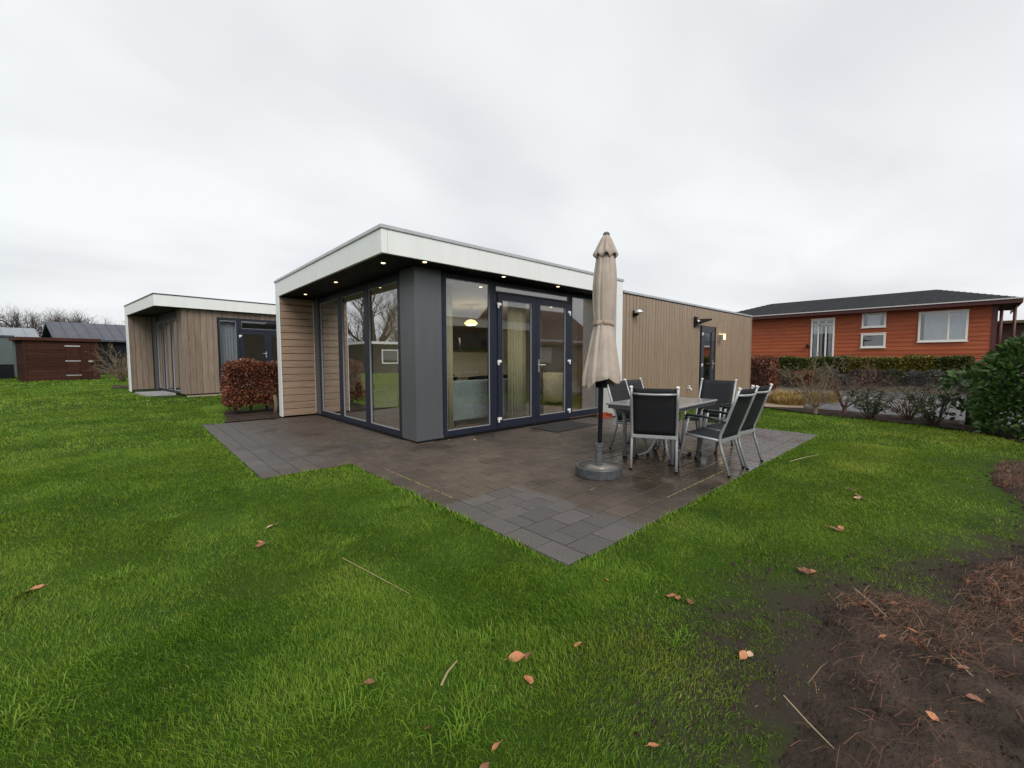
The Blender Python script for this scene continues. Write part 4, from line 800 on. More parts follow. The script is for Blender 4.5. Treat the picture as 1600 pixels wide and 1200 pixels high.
for x in (0, 2.93): bx('corner_post', BRN, sd_, x-0.01, x+0.08, -0.035, -0.0205, 0, 2.1)
GGRN = mat('grey_green_board', (0.085, 0.11, 0.105), (0.11, 0.14, 0.135), 3, (1, 1, 8), rough=0.6)
METR = mat('dark_metal_roof', (0.060, 0.066, 0.080), (0.085, 0.092, 0.108), 2, rough=0.45, spec=0.3); METR2 = mat('light_metal_roof', (0.22, 0.25, 0.28), (0.28, 0.31, 0.34), 2, rough=0.4, metal=0.2)
def barn(name, loc, rz, Lx, D, he, hr, wallm, roofm, ribs, label, seam=0.6):
    e = empty(name, loc, rz, label, 'building'); bx('wall', wallm, e, 0, Lx, 0, D, -0.3, he)
    gm = MB().add([(0, 0, he), (0, D, he), (0, D/2, hr-0.1), (Lx, 0, he), (Lx, D, he), (Lx, D/2, hr-0.1)], [(0, 2, 1), (3, 4, 5)]); ob('gable', gm.mesh('gable', wallm), e)
    o = 0.35; k = (hr-he)/(D/2); z0 = he-k*o
    r_ = ob('roof', MB().add([(-o, -o, z0), (Lx+o, -o, z0), (Lx+o, D/2, hr), (-o, D/2, hr), (Lx+o, D+o, z0), (-o, D+o, z0), (-o, -o, z0-.12), (Lx+o, -o, z0-.12), (Lx+o, D+o, z0-.12), (-o, D+o, z0-.12), (-o, D/2, hr-.14), (Lx+o, D/2, hr-.14)],
        [(0,1,2,3),(3,2,4,5),(0,6,7,1),(5,4,8,9),(0,3,10,6),(3,5,9,10),(1,7,11,2),(2,11,8,4),(6,10,11,7),(10,9,8,11)]).mesh('roof', roofm), e)
    if ribs:
        rm_ = MB().tube([(0, -o, z0+.01), (0, D/2, hr+.02)], 0.03, 4).mesh('seam', METR if roofm is METR else METR2)
        x = -o+0.1
        while x < Lx+o: ob('seam', rm_, r_, (x, 0, 0)); x += seam
    return e
DKWALL = mat('black_board_wall', (0.007, 0.0075, 0.010), (0.013, 0.014, 0.018), 3, (1, 1, 9), rough=0.7, spec=0.15)
barn('garden_building', (-6.45, 36.6, 0), RD(12), 10, 5, 2.85, 4.0, DKWALL, METR, True, 'black boarded building with ribbed dark metal roof behind the brown shed')
barn('garden_building', (-14.6, 39.2, 0), RD(12), 6.6, 4, 2.95, 3.65, GGRN, METR2, True, 'grey building with pale metal roof behind the grey-green shed', 1.1)
gs = empty('small_shed', (-8.95, 31.9, 0.1), RD(14), 'narrow grey-green boarded shed beside the brown garden shed', 'shed')
gw = bx('wall', GGRN, gs, -1.2, 0.98, 0, 2, 0.9, 2.5); gl = bx('lower_wall', DKWALL, gs, -1.2, 0.98, 0.0, 2, -0.1, 0.899); bx('roof', METR, gs, -1.3, 1.08, -0.1, 2.1, 2.501, 2.58)
gb = B(-1.2, 0.98, -0.015, -0.001, 0, 0.15).mesh('board', GGRN)
for i in range(10): ob('board', gb, gw, (0, 0, 0.91+i*0.158))
e = empty('log_pile', tuple(np.array([-2.9, 15.6, float(hgt(-2.9, 15.6))+0.02])), 0.3, 'few dark poles lying on the grass beside the neighbouring chalet', 'poles')
for i in range(3): ob('pole', MB().tube([(-0.7+0.12*i, 0.35*i, 0.05+.04*i), (0.3+0.05*i, -0.1+0.10*i, 0.03)], 0.022, 7).mesh('pole', DKW), e)

# ------------------------------------------------------------------ what the windows mirror: buildings outside the frame
oc = empty('opposite_chalet', (3.5, -10.6, 0), 0, 'grey-brown flat-roofed chalet opposite the terrace, mirrored in the patio windows', 'chalet')
bx('wall', mat('taupe_wall', (0.11, 0.085, 0.065), (0.14, 0.11, 0.085), 3, (8, 8, 1), rough=0.6), oc, 0, 9.6, -6, 0, -0.1, 2.75); bx('fascia', WHITE, oc, -0.3, 9.9, -6.2, 0.3, 2.76, 3.12); bx('roof_cap', ALU, oc, -0.32, 9.92, -6.22, 0.32, 3.121, 3.17)
for x in (1.2, 6.2): f = window_y('window', oc, x, x+1.6, 0.6, 2.2, 0.09, 0.003, 0.03, g=GLASS2)
bh = barn('brick_roof_house', (15.2, -12.0, 0), RD(90), 7.5, 6.5, 2.5, 4.9, mat('grey_render', (0.30, 0.29, 0.27), rough=0.8), mat('brown_tiles', (0.10, 0.062, 0.047), (0.16, 0.10, 0.078), 4, (1, 1, 16), rough=0.8, bump=0.5), False, 'grey rendered house with brown tiled roof, mirrored in the patio windows')
bh.location = (15.2, -19.5, 0); bh.rotation_euler = (0, 0, 0); bx('barge_board', WHITE, bh, -0.4, 7.9, 6.6, 6.68, 2.36, 2.5)
bx('window', CREAM, bh, 1.0, 2.2, 6.505, 6.55, 1.0, 2.0)
dk = empty('black_chalet', (-10.2, 29.0, 0.1), RD(180), 'black boarded chalet with pale roof edge, mirrored in the side windows', 'chalet')
bx('wall', DKWALL, dk, 0, 5, 0, 4, -0.2, 2.3); bx('fascia', WHITE, dk, -0.35, 5.35, -0.35, 4.3, 2.31, 2.5); f = ob('window', MB().frame_y(1, 2.4, 0.8, 1.9, 0.09, 4.002, 4.05).mesh('window', WHITE), dk); pane(f, GLASS2, 1.08, 2.32, 4.025, 4.03, 0.88, 1.82)

# ------------------------------------------------------------------ plants
def leafcloud(P, D, ln, wd, fold=0.25, jitter=0.5, droop=0.0):
    """one folded leaf (2 quads) at each point P pointing along D"""
    n = len(P); D = D/np.linalg.norm(D, axis=1, keepdims=True); D = D + rng.normal(0, jitter, (n, 3)); D[:, 2] -= droop; D /= np.linalg.norm(D, axis=1, keepdims=True)
    R_ = rng.normal(0, 1, (n, 3)); S = np.cross(D, R_); S /= np.linalg.norm(S, axis=1, keepdims=True); U = np.cross(S, D)
    ln = np.broadcast_to(ln, n)[:, None]*rng.uniform(.7, 1.25, (n, 1)); wd = np.broadcast_to(wd, n)[:, None]*rng.uniform(.75, 1.2, (n, 1))
    a = P; t = P+D*ln; m_ = P+D*ln*0.48; lft = m_+S*wd*.5+U*wd*fold; rgt = m_-S*wd*.5+U*wd*fold
    V = np.stack([a, rgt, t, lft], 1).reshape(-1, 3); i = np.arange(n)[:, None]*4
    F = np.concatenate([i+np.array([[0, 1, 2]]), i+np.array([[0, 2, 3]])], 1).reshape(-1, 3); return V, F
def boxsurf(n, x0, x1, y0, y1, z0, z1, depth, lump=0.04, skip_bottom=True):
    """points in the outer shell of a lumpy box, with outward directions"""
    sx_, sy_, sz_ = x1-x0, y1-y0, z1-z0; ar = np.array([sy_*sz_, sy_*sz_, sx_*sz_, sx_*sz_, sx_*sy_, 0.4*sx_*sy_]); f = rng.choice(6, n, p=ar/ar.sum())
    u = rng.uniform(0, 1, (n, 3)); d = np.zeros((n, 3)); dp_ = np.abs(rng.normal(0, depth, n))
    P = np.stack([x0+u[:, 0]*sx_, y0+u[:, 1]*sy_, z0+u[:, 2]*sz_], 1)
    for k in range(6):
        q = f == k; ax = k//2; s = -1 if k % 2 == 0 else 1
        if k >= 4: s = 1 if k == 4 else -1
        P[q, ax] = ((x0, y0, z0)[ax] if s < 0 else (x1, y1, z1)[ax]) - s*dp_[q]; d[q, ax] = s
    lu = lump*(np.sin(P[:, 0]*7+P[:, 2]*5)+np.sin(P[:, 1]*6-P[:, 2]*8)+np.sin(P[:, 0]*15+P[:, 1]*13)*.5)
    return P+d*lu[:, None], d
def ellsurf(n, c, r, depth, lump=0.1):
    d = rng.normal(0, 1, (n, 3)); d /= np.linalg.norm(d, axis=1, keepdims=True); d[:, 2] = np.where(d[:, 2] < -0.5, -d[:, 2], d[:, 2])
    k = 1-np.abs(rng.normal(0, depth, n)); k *= 1+lump*(np.sin(d[:, 0]*6+d[:, 2]*4)+np.sin(d[:, 1]*7+1)+np.sin(d[:, 2]*9+d[:, 0]*3)*.6)
    return np.array(c)+d*np.array(r)*k[:, None], d
def stems(seed, base, n, h, spread, r0, twigs=3, levels=2, wig=0.12, zbend=0.0):
    r = random.Random(seed); segs = []
    def grow(p, d, ln, rad, lev):
        k = 4; pts = [p]; q = p.copy(); dd_ = d.copy()
        for i in range(k):
            dd_ = (dd_+Vector((r.gauss(0, wig), r.gauss(0, wig), r.gauss(0, wig)+zbend))).normalized(); q = q+dd_*(ln/k); pts.append(q.copy())
        segs.append((pts, [rad*(1-0.6*i/k) for i in range(k+1)]))
        if lev > 0:
            for _ in range(twigs):
                i = r.randint(1, k); nd = (dd_+Vector((r.gauss(0, .6), r.gauss(0, .6), r.gauss(0.1, .4)))).normalized(); grow(pts[i], nd, ln*r.uniform(.35, .6), rad*0.5, lev-1)
    for i in range(n):
        a = 2*pi*i/n+r.uniform(-.4, .4); s = spread*r.uniform(.3, 1.0)
        grow(Vector(base)+Vector((cos(a), sin(a), 0))*0.04, Vector((cos(a)*s, sin(a)*s, 1)).normalized(), h*r.uniform(.6, .85), r0, levels)
    m = MB()
    for pts, rr in segs: m.tube(pts, rr, 4, False)
    return m, segs
def tips(segs, n, lo=0.2):
    P, D = [], []
    for _ in range(n):
        pts, _r = random.choice(segs); i = random.randint(1, len(pts)-1); t = random.random(); a, b_ = pts[i-1], pts[i]
        P.append(tuple(a.lerp(b_, t))); D.append(tuple((b_-a).normalized()+Vector((random.gauss(0, .6), random.gauss(0, .6), random.gauss(.1, .4)))))
    return np.array(P), np.array(D)
BARK = mat('grey_bark', (0.040, 0.031, 0.025), (0.080, 0.064, 0.052), 8, rough=0.9, bump=0.4); BARKR = mat('reddish_twig', (0.10, 0.052, 0.036), (0.15, 0.085, 0.06), 8, rough=0.8); BARKT = mat('tan_twig', (0.15, 0.105, 0.062), (0.22, 0.165, 0.10), 8, rough=0.8)
BEECH = mat('beech_leaf', (0.13, 0.042, 0.022), (0.17, 0.058, 0.028), 3, rough=0.5, tint=[(0.050, 0.013, 0.008), (0.14, 0.036, 0.017), (0.26, 0.080, 0.034), (0.38, 0.16, 0.080)], transl=0.18)
def hedge_core(x0, x1, y0, y1, z0, z1, m, parent): 
    return None
def beech(name, x0, x1, y0, y1, z0, z1, n, size, label, rz=0, loc=(0, 0, 0), stemn=6):
    e = empty(name, loc, rz, label, 'hedge'); P, D = boxsurf(n, x0, x1, y0, y1, z0, z1, 0.07); V, F = leafcloud(P, D, size, size*0.62, 0.18, 0.75, 0.25)
    t = np.repeat(np.clip(rng.normal(.42, .25, n), 0, 1), 4); o = ob('foliage', npmesh('foliage', V, F, BEECH, t), e); 
    m = MB(); r = random.Random(n)
    for i in range(stemn):
        x = x0+(x1-x0)*(i+.5)/stemn; y = (y0+y1)/2+r.uniform(-.1, .1)
        for k in range(5): m.tube([(x, y, 0), (x+r.uniform(-.06, .06), y+r.uniform(-.06, .06), z0+0.1), (x+r.uniform(-.3, .3), y+r.uniform(-.25, .25), z1-0.1)], [0.022, 0.016, 0.006], 5, False)
    ob('stems', m.mesh('stems', BARK), e); return e
beech('beech_hedge', -0.02, 1.95, -0.38, 0.38, 0.20, 1.14, 16500, 0.064, 'clipped copper beech hedge with brown winter leaves beside the white post', RD(0), (-1.45, 6.0, 0.02))
ob('tree_stub', MB().tube([(0, 0, 0), (0.02, 0.01, 0.2), (-0.01, 0.0, 0.42)], [0.055, 0.042, 0.036], 12).mesh('tree_stub', mat('pale_stub', (0.12, 0.088, 0.058), (0.20, 0.15, 0.10), 5, (3, 3, 1), rough=0.9, bump=0.5), True), None, (-0.62, 5.35, 0.01), label='pale cut stub standing under the beech hedge next to the white post', cat='stub')
beech('beech_hedge', -0.5, 0.75, -0.5, 0.5, 0.05, 1.25, 5200, 0.085, 'dark copper beech bush at the far corner of the timber side wall', 0, (15.3, 0.10, 0), 4)
beech('beech_bush', -0.35, 0.35, -0.25, 0.3, 0.05, 0.55, 900, 0.09, 'small orange-brown beech bush on the bank below the red bungalow', 0, (17.55, -1.0, 0.12), 3)
GRN = lambda nm, c: mat(nm, c[1], c[2], 3, rough=0.42, tint=c, transl=0.12)
HEDG = GRN('hedge_leaf', [(0.018, 0.034, 0.007), (0.048, 0.080, 0.013), (0.125, 0.135, 0.020), (0.25, 0.17, 0.022)])
hy = [(-5.6, -4.7, .35), (-4.68, -3.9, .75), (-3.88, -3.0, .55), (-2.98, -2.2, .8), (-2.18, -1.3, .3), (-1.28, -.4, .5), (-.38, .5, .1), (.52, 1.4, .15), (1.42, 2.3, .5)]
for i, (a, b_, yl) in enumerate(hy):
    n = 4200; P, D = boxsurf(n, -.32, .32, a, b_, 0.0, 0.53+0.03*sin(i*2.1), 0.10, 0.02); V, F = leafcloud(P, D, 0.085, 0.052, .2, .8)
    t = np.repeat(np.clip(rng.normal(.32+.45*(yl > .45)*(i < 4)+.1*(i % 2), .2, n), 0, 1), 4)
    e = empty('box_shrub', (18.6, 0, 0.72), 0, ('ochre-tinged' if yl > .45 and i < 4 else 'dark green')+' clipped evergreen hedge shrub in front of the red bungalow', 'shrub', 'evergreen hedge shrubs in front of the red bungalow')
    ob('foliage', npmesh('foliage', V, F, HEDG, t), e); st, _ = stems(i, (0, (a+b_)/2, -0.02), 7, .5, .8, .015, 2, 1); ob('stems', st.mesh('stems', BARK), e)
HEATH = [GRN('heather_grey', [(0.035, 0.035, 0.028), (0.07, 0.075, 0.065), (0.12, 0.125, 0.115), (0.16, 0.16, 0.15)]), GRN('heather_brown', [(0.03, 0.02, 0.017), (0.06, 0.042, 0.036), (0.10, 0.07, 0.058), (0.14, 0.10, 0.08)]), GRN('heather_olive', [(0.025, 0.027, 0.012), (0.055, 0.06, 0.028), (0.09, 0.095, 0.05), (0.12, 0.12, 0.07)])]
hl = ['grey-green mound of heather on the bank', 'purple-brown mound of heather on the bank', 'olive mound of low shrub on the bank']
for i in range(15):
    y = 1.0-i*0.52; k = (1, 1, 2, 1, 2, 0, 0, 1, 1, 2, 0, 0, 1, 2, 0)[i]; x = 17.75+random.uniform(-.25, .25); z = float(bankz(np.array([x]), np.array([y]))[0])
    rr = (random.uniform(.36, .48), random.uniform(.32, .42), random.uniform(.26, .42)); n = 1500
    P, D = ellsurf(n, (0, 0, .1), rr, .12, .06); V, F = leafcloud(P, D*np.array([1, 1, 1.5]), 0.075, 0.028, .2, .5)
    e = empty('heather_mound', (x, y, z), 0, hl[k], 'shrub', 'heather mounds on the bank'); ob('foliage', npmesh('foliage', V, F, HEATH[k], np.repeat(np.clip(rng.normal(.45, .25, n), 0, 1), 4)), e)
    st, _ = stems(50+i, (0, 0, -.05), 6, .35, 1.0, .012, 2, 1); ob('stems', st.mesh('stems', BARKR), e)
# shrubs in the strip beyond the lawn
def bare(loc, seed, n, h, spread, m, label, leaves=0, leafm=None, size=.05, lv=2, tw=4, r0=0.014, trunk=0.0):
    e = empty('garden_shrub', loc, 0, label, 'shrub'); st, sg = stems(seed, (0, 0, trunk), n, h, spread, r0, tw, lv)
    if trunk: st.tube([(0, 0, -.05), (0.01, 0, trunk*.6), (0, 0, trunk+.05)], [.05, .042, .035], 8)
    ob('branches', st.mesh('branches', m), e)
    if leaves:
        P, D = tips(sg, leaves); V, F = leafcloud(P, D, size, size*.42, .2, .4); ob('foliage', npmesh('foliage', V, F, leafm, np.repeat(np.clip(rng.normal(.5, .25, leaves), 0, 1), 4)), e)
LFG = GRN('shrub_leaf', [(0.02, 0.03, 0.01), (0.045, 0.062, 0.022), (0.085, 0.105, 0.045), (0.15, 0.16, 0.09)])
LFY = GRN('shrub_leaf_olive', [(0.05, 0.05, 0.015), (0.09, 0.085, 0.025), (0.14, 0.12, 0.04), (0.20, 0.15, 0.06)])
bare((8.25, -3.2, 0), 3, 12, 1.05, 1.1, BARKT, 'bare tan twiggy shrub on a short trunk next to the sandy patch', 420, LFY, .04, 3, 4, .012, .16)
bare((8.85, -3.62, 0), 5, 12, .98, 1.0, BARKR, 'bare reddish-brown rounded twiggy shrub between two leafy ones', 160, LFY, .035, 3, 4, .012, .14)
bare((8.1, -4.15, 0), 8, 16, .62, .75, BARK, 'dense grey-green leafy shrub in the soil strip', 900, LFG, .06, 2, 4, .010)
bare((8.5, -4.70, 0), 9, 22, .72, .75, BARKR, 'vase-shaped shrub of bare purplish stems in the soil strip', 60, LFG, .04, 2, 3, .011)
bare((8.0, -5.08, 0), 12, 18, .72, .8, BARK, 'loose green shrub with brown seed heads in the soil strip', 700, LFG, .065, 2, 3, .010)
bare((9.6, -2.9, 0), 15, 9, .6, 1.0, BARKT, 'low sparse twig bush behind the ornamental grass', 120, LFY, .04, 2, 3, .008)
e = empty('wooden_post_shrub', (8.35, -5.52, 0), 0, 'young large-leaved shrub tied to a dark wooden stake', 'shrub')
ob('stake', MB().tube([(0, 0, -.05), (0, 0, .62)], .042, 10).mesh('stake', DKW, True), e)
LAUR = GRN('laurel_leaf', [(0.018, 0.042, 0.010), (0.044, 0.098, 0.021), (0.090, 0.170, 0.036), (0.18, 0.26, 0.080)])
P, D = ellsurf(170, (0, 0, .62), (.34, .34, .42), .2, .1); V, F = leafcloud(P, D, .15, .085, .15, .5, .3); ob('foliage', npmesh('foliage', V, F, LAUR, np.repeat(np.clip(rng.normal(.45, .2, 170), 0, 1), 4)), e)
P, D = ellsurf(60, (0, 0, .22), (.2, .2, .2), .2, .1); V, F = leafcloud(P, D, .12, .07, .15, .5, .3); ob('lower_foliage', npmesh('lower_foliage', V, F, LAUR, np.repeat(np.clip(rng.normal(.4, .2, 60), 0, 1), 4)), e)
for j, (c, r_, n, lb) in enumerate([((7.62, -6.35, .76), (.80, .74, .86), 6000, 'large glossy cherry laurel bush at the end of the soil strip'), ((6.95, -7.75, .75), (.95, .95, .85), 2600, 'second glossy cherry laurel bush behind the first one')]):
    e = empty('laurel_bush', (c[0], c[1], 0), 0, lb, 'bush'); P, D = ellsurf(n, (0, 0, c[2]), r_, .10, .05)
    k = P[:, 2] < .05; P[k, 2] = rng.uniform(.05, .5, k.sum()); q = rng.uniform(0, 1, n) < .34; aa = rng.uniform(0, 6.283, n); rr_ = rng.uniform(.82, 1.02, n); P[q] = np.stack([r_[0]*rr_*np.cos(aa), r_[1]*rr_*np.sin(aa), rng.uniform(.02, .75, n)], 1)[q]; D[q] = np.stack([np.cos(aa), np.sin(aa), 0*aa], 1)[q]; V, F = leafcloud(P, D*np.array([1, 1, .8])+np.array([0, 0, .35]), .135, .062, .16, .45, .1)
    ob('foliage', npmesh('foliage', V, F, LAUR, np.repeat(np.clip(rng.normal(.48, .22, n), 0, 1), 4)), e)
    st, _ = stems(90+j, (0, 0, -.05), 9, 1.2, .9, .03, 3, 1); ob('branches', st.mesh('branches', BARK), e)
# ornamental grass and the twiggy yellow bush by the shed
def blades(n, c, rx, ry, h, lean, wd, m, name, parent, tint=.5):
    a = rng.uniform(0, 2*pi, n); q = np.sqrt(rng.uniform(0, 1, n)); x = rx*q*np.cos(a); y = ry*q*np.sin(a); hh = h*rng.uniform(.5, 1.15, n)
    dx = np.cos(a)*lean*rng.uniform(.2, 1.3, n)*hh+rng.normal(0, .05, n); dy = np.sin(a)*lean*rng.uniform(.2, 1.3, n)*hh+rng.normal(0, .05, n); pa = rng.uniform(0, pi, n); wx = np.cos(pa)*wd/2; wy = np.sin(pa)*wd/2; z0 = np.zeros(n)
    P = np.stack([np.stack([x-wx, y-wy, z0], 1), np.stack([x+wx, y+wy, z0], 1), np.stack([x+dx*.4+wx*.8, y+dy*.4+wy*.8, hh*.62], 1), np.stack([x+dx*.4-wx*.8, y+dy*.4-wy*.8, hh*.62], 1), np.stack([x+dx, y+dy, hh*(1-.25*lean)], 1)], 1)
    V = P.reshape(-1, 3)+np.array(c); i = np.arange(n)[:, None]*5; F = np.concatenate([i+np.array([[0, 1, 2]]), i+np.array([[0, 2, 3]]), i+np.array([[3, 2, 4]])], 1).reshape(-1, 3)
    t = np.repeat(np.clip(rng.normal(tint, .22, n), 0, 1), 5); return ob(name, npmesh(name, V, F, m, t), parent)
STRAW = mat('straw_grass', (0.36, 0.22, 0.07), (0.44, 0.30, 0.12), 3, rough=0.7, tint=[(0.15, 0.14, 0.03), (0.28, 0.24, 0.06), (0.42, 0.26, 0.08), (0.52, 0.38, 0.18)])
for i, (x, y, s) in enumerate(((10.3, -1.75, 1.0), (10.9, -2.25, 1.1), (11.6, -2.7, .9), (10.0, -2.3, .8), (9.9, -1.1, .9))):
    e = empty('ornamental_grass', (x, y, 0), 0, 'clump of yellow ornamental grass behind the terrace', 'grass clump', 'yellow ornamental grass clumps'); blades(900, (0, 0, 0), .4*s, .4*s, .38*s, .7, .012, STRAW, 'blades', e, .55)
bare((-3.35, 23.6, .16), 21, 26, 1.7, 1.1, BARKT, 'twiggy yellow-brown bush beside the brown garden shed', 500, LFY, .08, 2, 4, .018)
# trees
def tree_mesh(seed, h, trunk=.28, lev=5, r0=.16, spread=.55, nb=3, up_=.12):
    r = random.Random(seed); m = MB()
    def grow(p, d, ln, rad, lv):
        k = 3; pts = [p]; rr = [rad]; q = p.copy(); dd_ = d.copy()
        for i in range(k):
            dd_ = (dd_+Vector((r.gauss(0, .13), r.gauss(0, .13), r.gauss(up_*.5, .08)))).normalized(); q = q+dd_*(ln/k); pts.append(q.copy()); rr.append(rad*(1-.38*(i+1)/k))
        m.tube(pts, rr, 5 if lv > 3 else 3, False)
        if lv == 0: return
        for j in range(nb+(lv > 2)):
            a = r.uniform(0, 2*pi); ax = dd_.orthogonal().normalized(); ax.rotate(Matrix.Rotation(a, 3, dd_)); nd = (dd_+ax*r.uniform(spread*.6, spread*1.5)+Vector((0, 0, up_))).normalized()
            grow(pts[r.randint(1, k)] if j else pts[k], nd, ln*r.uniform(.58, .85), rr[k]*r.uniform(.6, .85), lv-1)
    grow(Vector((0, 0, -.1)), Vector((r.gauss(0, .04), r.gauss(0, .04), 1)), h*trunk, r0, lev); return m.mesh('tree', BARK)
TREEM = [tree_mesh(1, 8.5, .30, 6, .26), tree_mesh(2, 8.0, .26, 6, .25, .7), tree_mesh(6, 7.5, .22, 6, .24, .8)]
TH = [max(v.co.z for v in m.vertices) for m in TREEM]
DENS = mat('bare_wood', (0.055, 0.042, 0.033), (0.09, 0.07, 0.055), 6, rough=0.9)
def tree(x, y, k, s, rz, label, group=None):
    e = empty('bare_tree', (x, y, 0), rz, label, 'tree', group); e.scale = (s, s, s); ob('branches', TREEM[k], e, None)
    return e
FT = 'bare winter trees beyond the sheds'
for i, (x, y, k, h_) in enumerate([(-13.4, 53, 0, 6.6), (-11.6, 52, 1, 6.4), (-10.5, 50.6, 2, 6.3), (-9.6, 52, 1, 6.2), (-8.9, 50, 0, 6.0), (-7.8, 48.3, 2, 6.0), (-6.9, 49, 1, 6.1), (-6.2, 47, 2, 5.8), (-5.2, 46.5, 0, 5.4), (-4.3, 45.2, 1, 5.0), (-3.4, 44.6, 2, 4.9), (-12.4, 50, 2, 6.0)]):
    tree(x, y, k, h_/TH[k], i*1.3, 'bare winter tree standing beyond the ribbed metal roofs', FT)
for i, (x, y, k, s) in enumerate([(34, -12, 1, .75), (37, -14.5, 2, .8)]): tree(x, y, k, s, i*2, 'bare pale tree rising behind the dark shed beside the red bungalow', 'bare trees behind the dark shed')
for i, (x, y, k, s) in enumerate([(-14.5, 33.5, 0, 1.5), (-16, 39, 1, 1.45), (-17.5, 31, 2, 1.4), (-21, 38, 0, 1.6), (-15.5, 30.5, 1, 1.1), (-19, 24, 1, 1.3)]): tree(x, y, k, s, i*1.7, 'bare tree on the lawn, mirrored in the side windows', 'bare trees mirrored in the side windows')
tree(7.0, -20.5, 2, 1.15, .6, 'bare tree behind the opposite chalet, mirrored in the patio windows')
LITB = GRN('laurel_row_leaf', [(0.02, 0.035, 0.012), (0.04, 0.06, 0.02), (0.07, 0.09, 0.03), (0.10, 0.11, 0.05)])
n = 9000; P, D = boxsurf(n, -1.2, 1.2, -24, 24, 0, 2.2, .2, .15); V, F = leafcloud(P, D, .35, .2, .2, .7)
WOOD = mat('far_wood', (0.05, 0.042, 0.032), (0.075, 0.065, 0.045), 3, rough=.9, tint=[(0.03, 0.03, 0.018), (0.05, 0.045, 0.03), (0.075, 0.06, 0.042), (0.1, 0.08, 0.055)])
o = ob('treeline', npmesh('treeline', V, F, WOOD, np.repeat(rng.uniform(0, 1, n), 4)), None, (-10, 58, 0), (0, 0, RD(95)), kind='stuff', label='distant brown thicket beyond the sheds')

# ------------------------------------------------------------------ grass, leaves, dead stalks
GRASS = mat('grass_blade', (0.070, 0.160, 0.011), (0.128, 0.215, 0.017), 1.1, rough=0.55, coord='World', c3=(0.096, 0.188, 0.013), spec=0.18,
            tint=[(0.038, 0.105, 0.008), (0.094, 0.198, 0.014), (0.170, 0.290, 0.024), (0.30, 0.35, 0.048), (0.52, 0.46, 0.22)], transl=0.25)
def grass_points(n, r0, r1, half=RD(66)):
    rr = np.sqrt(rng.uniform(r0*r0, r1*r1, n)); th = yaw+rng.uniform(-half, half, n); return CAM.x+rr*np.cos(th), CAM.y+rr*np.sin(th), rr
VV, FF, TT, off = [], [], [], 0
def grass_band(dens, r0, r1, h, w, tri=False, half=RD(66)):
    global off
    n = int(dens*half*(r1*r1-r0*r0)); x, y, rr = grass_points(n, r0, r1, half); k = is_lawn(x, y)
    # fray: blades lean over kerbs and edges, thin out towards the bare soil
    mul_ = inpoly(x, y, MULCH); edge = vnoise(x, y, 3.0, 5)
    sd_ = np.full(n, -9.0); nearb = (y < -4.3) & (x > -2.6); sd_[nearb] = sdist(x[nearb], y[nearb], MULCH); sd_ += .24*(vnoise(x, y, 2.2, 31)-.5)+.16*(vnoise(x, y, 7, 32)-.5)
    sp = smooth01(-.75, -.05, sd_)
    clump = .55*vnoise(x, y, 6, 61)+.45*vnoise(x, y, 16, 62)
    keep = k & ((clump+rng.normal(0, .05, n) > .12+.85*smooth01(-.45, .22, sd_)) | (sd_ < -.45) | (rng.uniform(0, 1, n) < .06*smooth01(.25, -.3, sd_))) & (rng.uniform(0, 1, n) > sp*0.6*(edge+.25)*(vnoise(x, y, 4.2, 40) > .35))
    x, y, rr, sp = x[keep], y[keep], rr[keep], sp[keep]; n = len(x)
    big_ = vnoise(x, y, .8, 1); mid_ = vnoise(x, y, 2.7, 2); tuft = vnoise(x, y, 5.5, 3); fine_ = vnoise(x, y, 14., 4)
    hh = h*(.80+.35*mid_+.8*np.clip(tuft-.62, 0, 1)*2.0+.25*fine_)*rng.uniform(.6, 1.25, n)*(1-.35*sp)
    a = rng.uniform(0, 2*pi, n); la = 6.28*vnoise(x, y, 1.9, 8); ln = hh*rng.uniform(.25, 1.0, n)
    dx = np.cos(a)*ln*.75+np.cos(la)*ln*.45; dy = np.sin(a)*ln*.75+np.sin(la)*ln*.45; pa = rng.uniform(0, pi, n); ww = w*rng.uniform(.6, 1.3, n); wx = np.cos(pa)*ww/2; wy = np.sin(pa)*ww/2; z = hgt(x, y)-.004
    yel = smooth01(.55, .85, vnoise(x, y, 1.3, 51))*(.35+.75*smooth01(-1.0, .6, x)*(y < -3.8)+.6*np.exp(-((x+1.6)/.6)**2)*(y > -4.2)*(y < 0))
    t = np.clip(.345+.18*(big_-.5)+.24*(mid_-.5)+.25*(fine_-.5)+.38*yel+.07*smooth01(-1.2, .6, x)*(y < -3.8)+rng.normal(0, .18, n)+.05*smooth01(1.5, 4, rr)-.05*sp, 0, .74); t = np.where(rng.uniform(0, 1, n) < .012+.05*sp, rng.uniform(.8, 1, n), t)  # blades close to the camera get a darker tint, vignetting put into the colour
    b0 = np.stack([x-wx, y-wy, z], 1); b1 = np.stack([x+wx, y+wy, z], 1); tp = np.stack([x+dx, y+dy, z+hh*.8], 1)
    if tri:
        V = np.stack([b0, b1, tp], 1).reshape(-1, 3); F = (np.arange(n)[:, None]*3+np.array([[0, 1, 2]])); TT.append(np.repeat(t, 3)); c = 3
    else:
        m0 = np.stack([x+dx*.3-wx*.85, y+dy*.3-wy*.85, z+hh*.52], 1); m1 = np.stack([x+dx*.3+wx*.85, y+dy*.3+wy*.85, z+hh*.52], 1)
        V = np.stack([b0, b1, m1, m0, tp], 1).reshape(-1, 3); i = np.arange(n)[:, None]*5; F = np.concatenate([i+np.array([[0, 1, 2]]), i+np.array([[0, 2, 3]]), i+np.array([[3, 2, 4]])], 1).reshape(-1, 3); TT.append(np.repeat(t, 5)); c = 5
    VV.append(V); FF.append(F+off); off += n*c
grass_band(26000, .35, 2.5, .027, .0026)
grass_band(14000, 2.5, 4.5, .028, .0036, True)
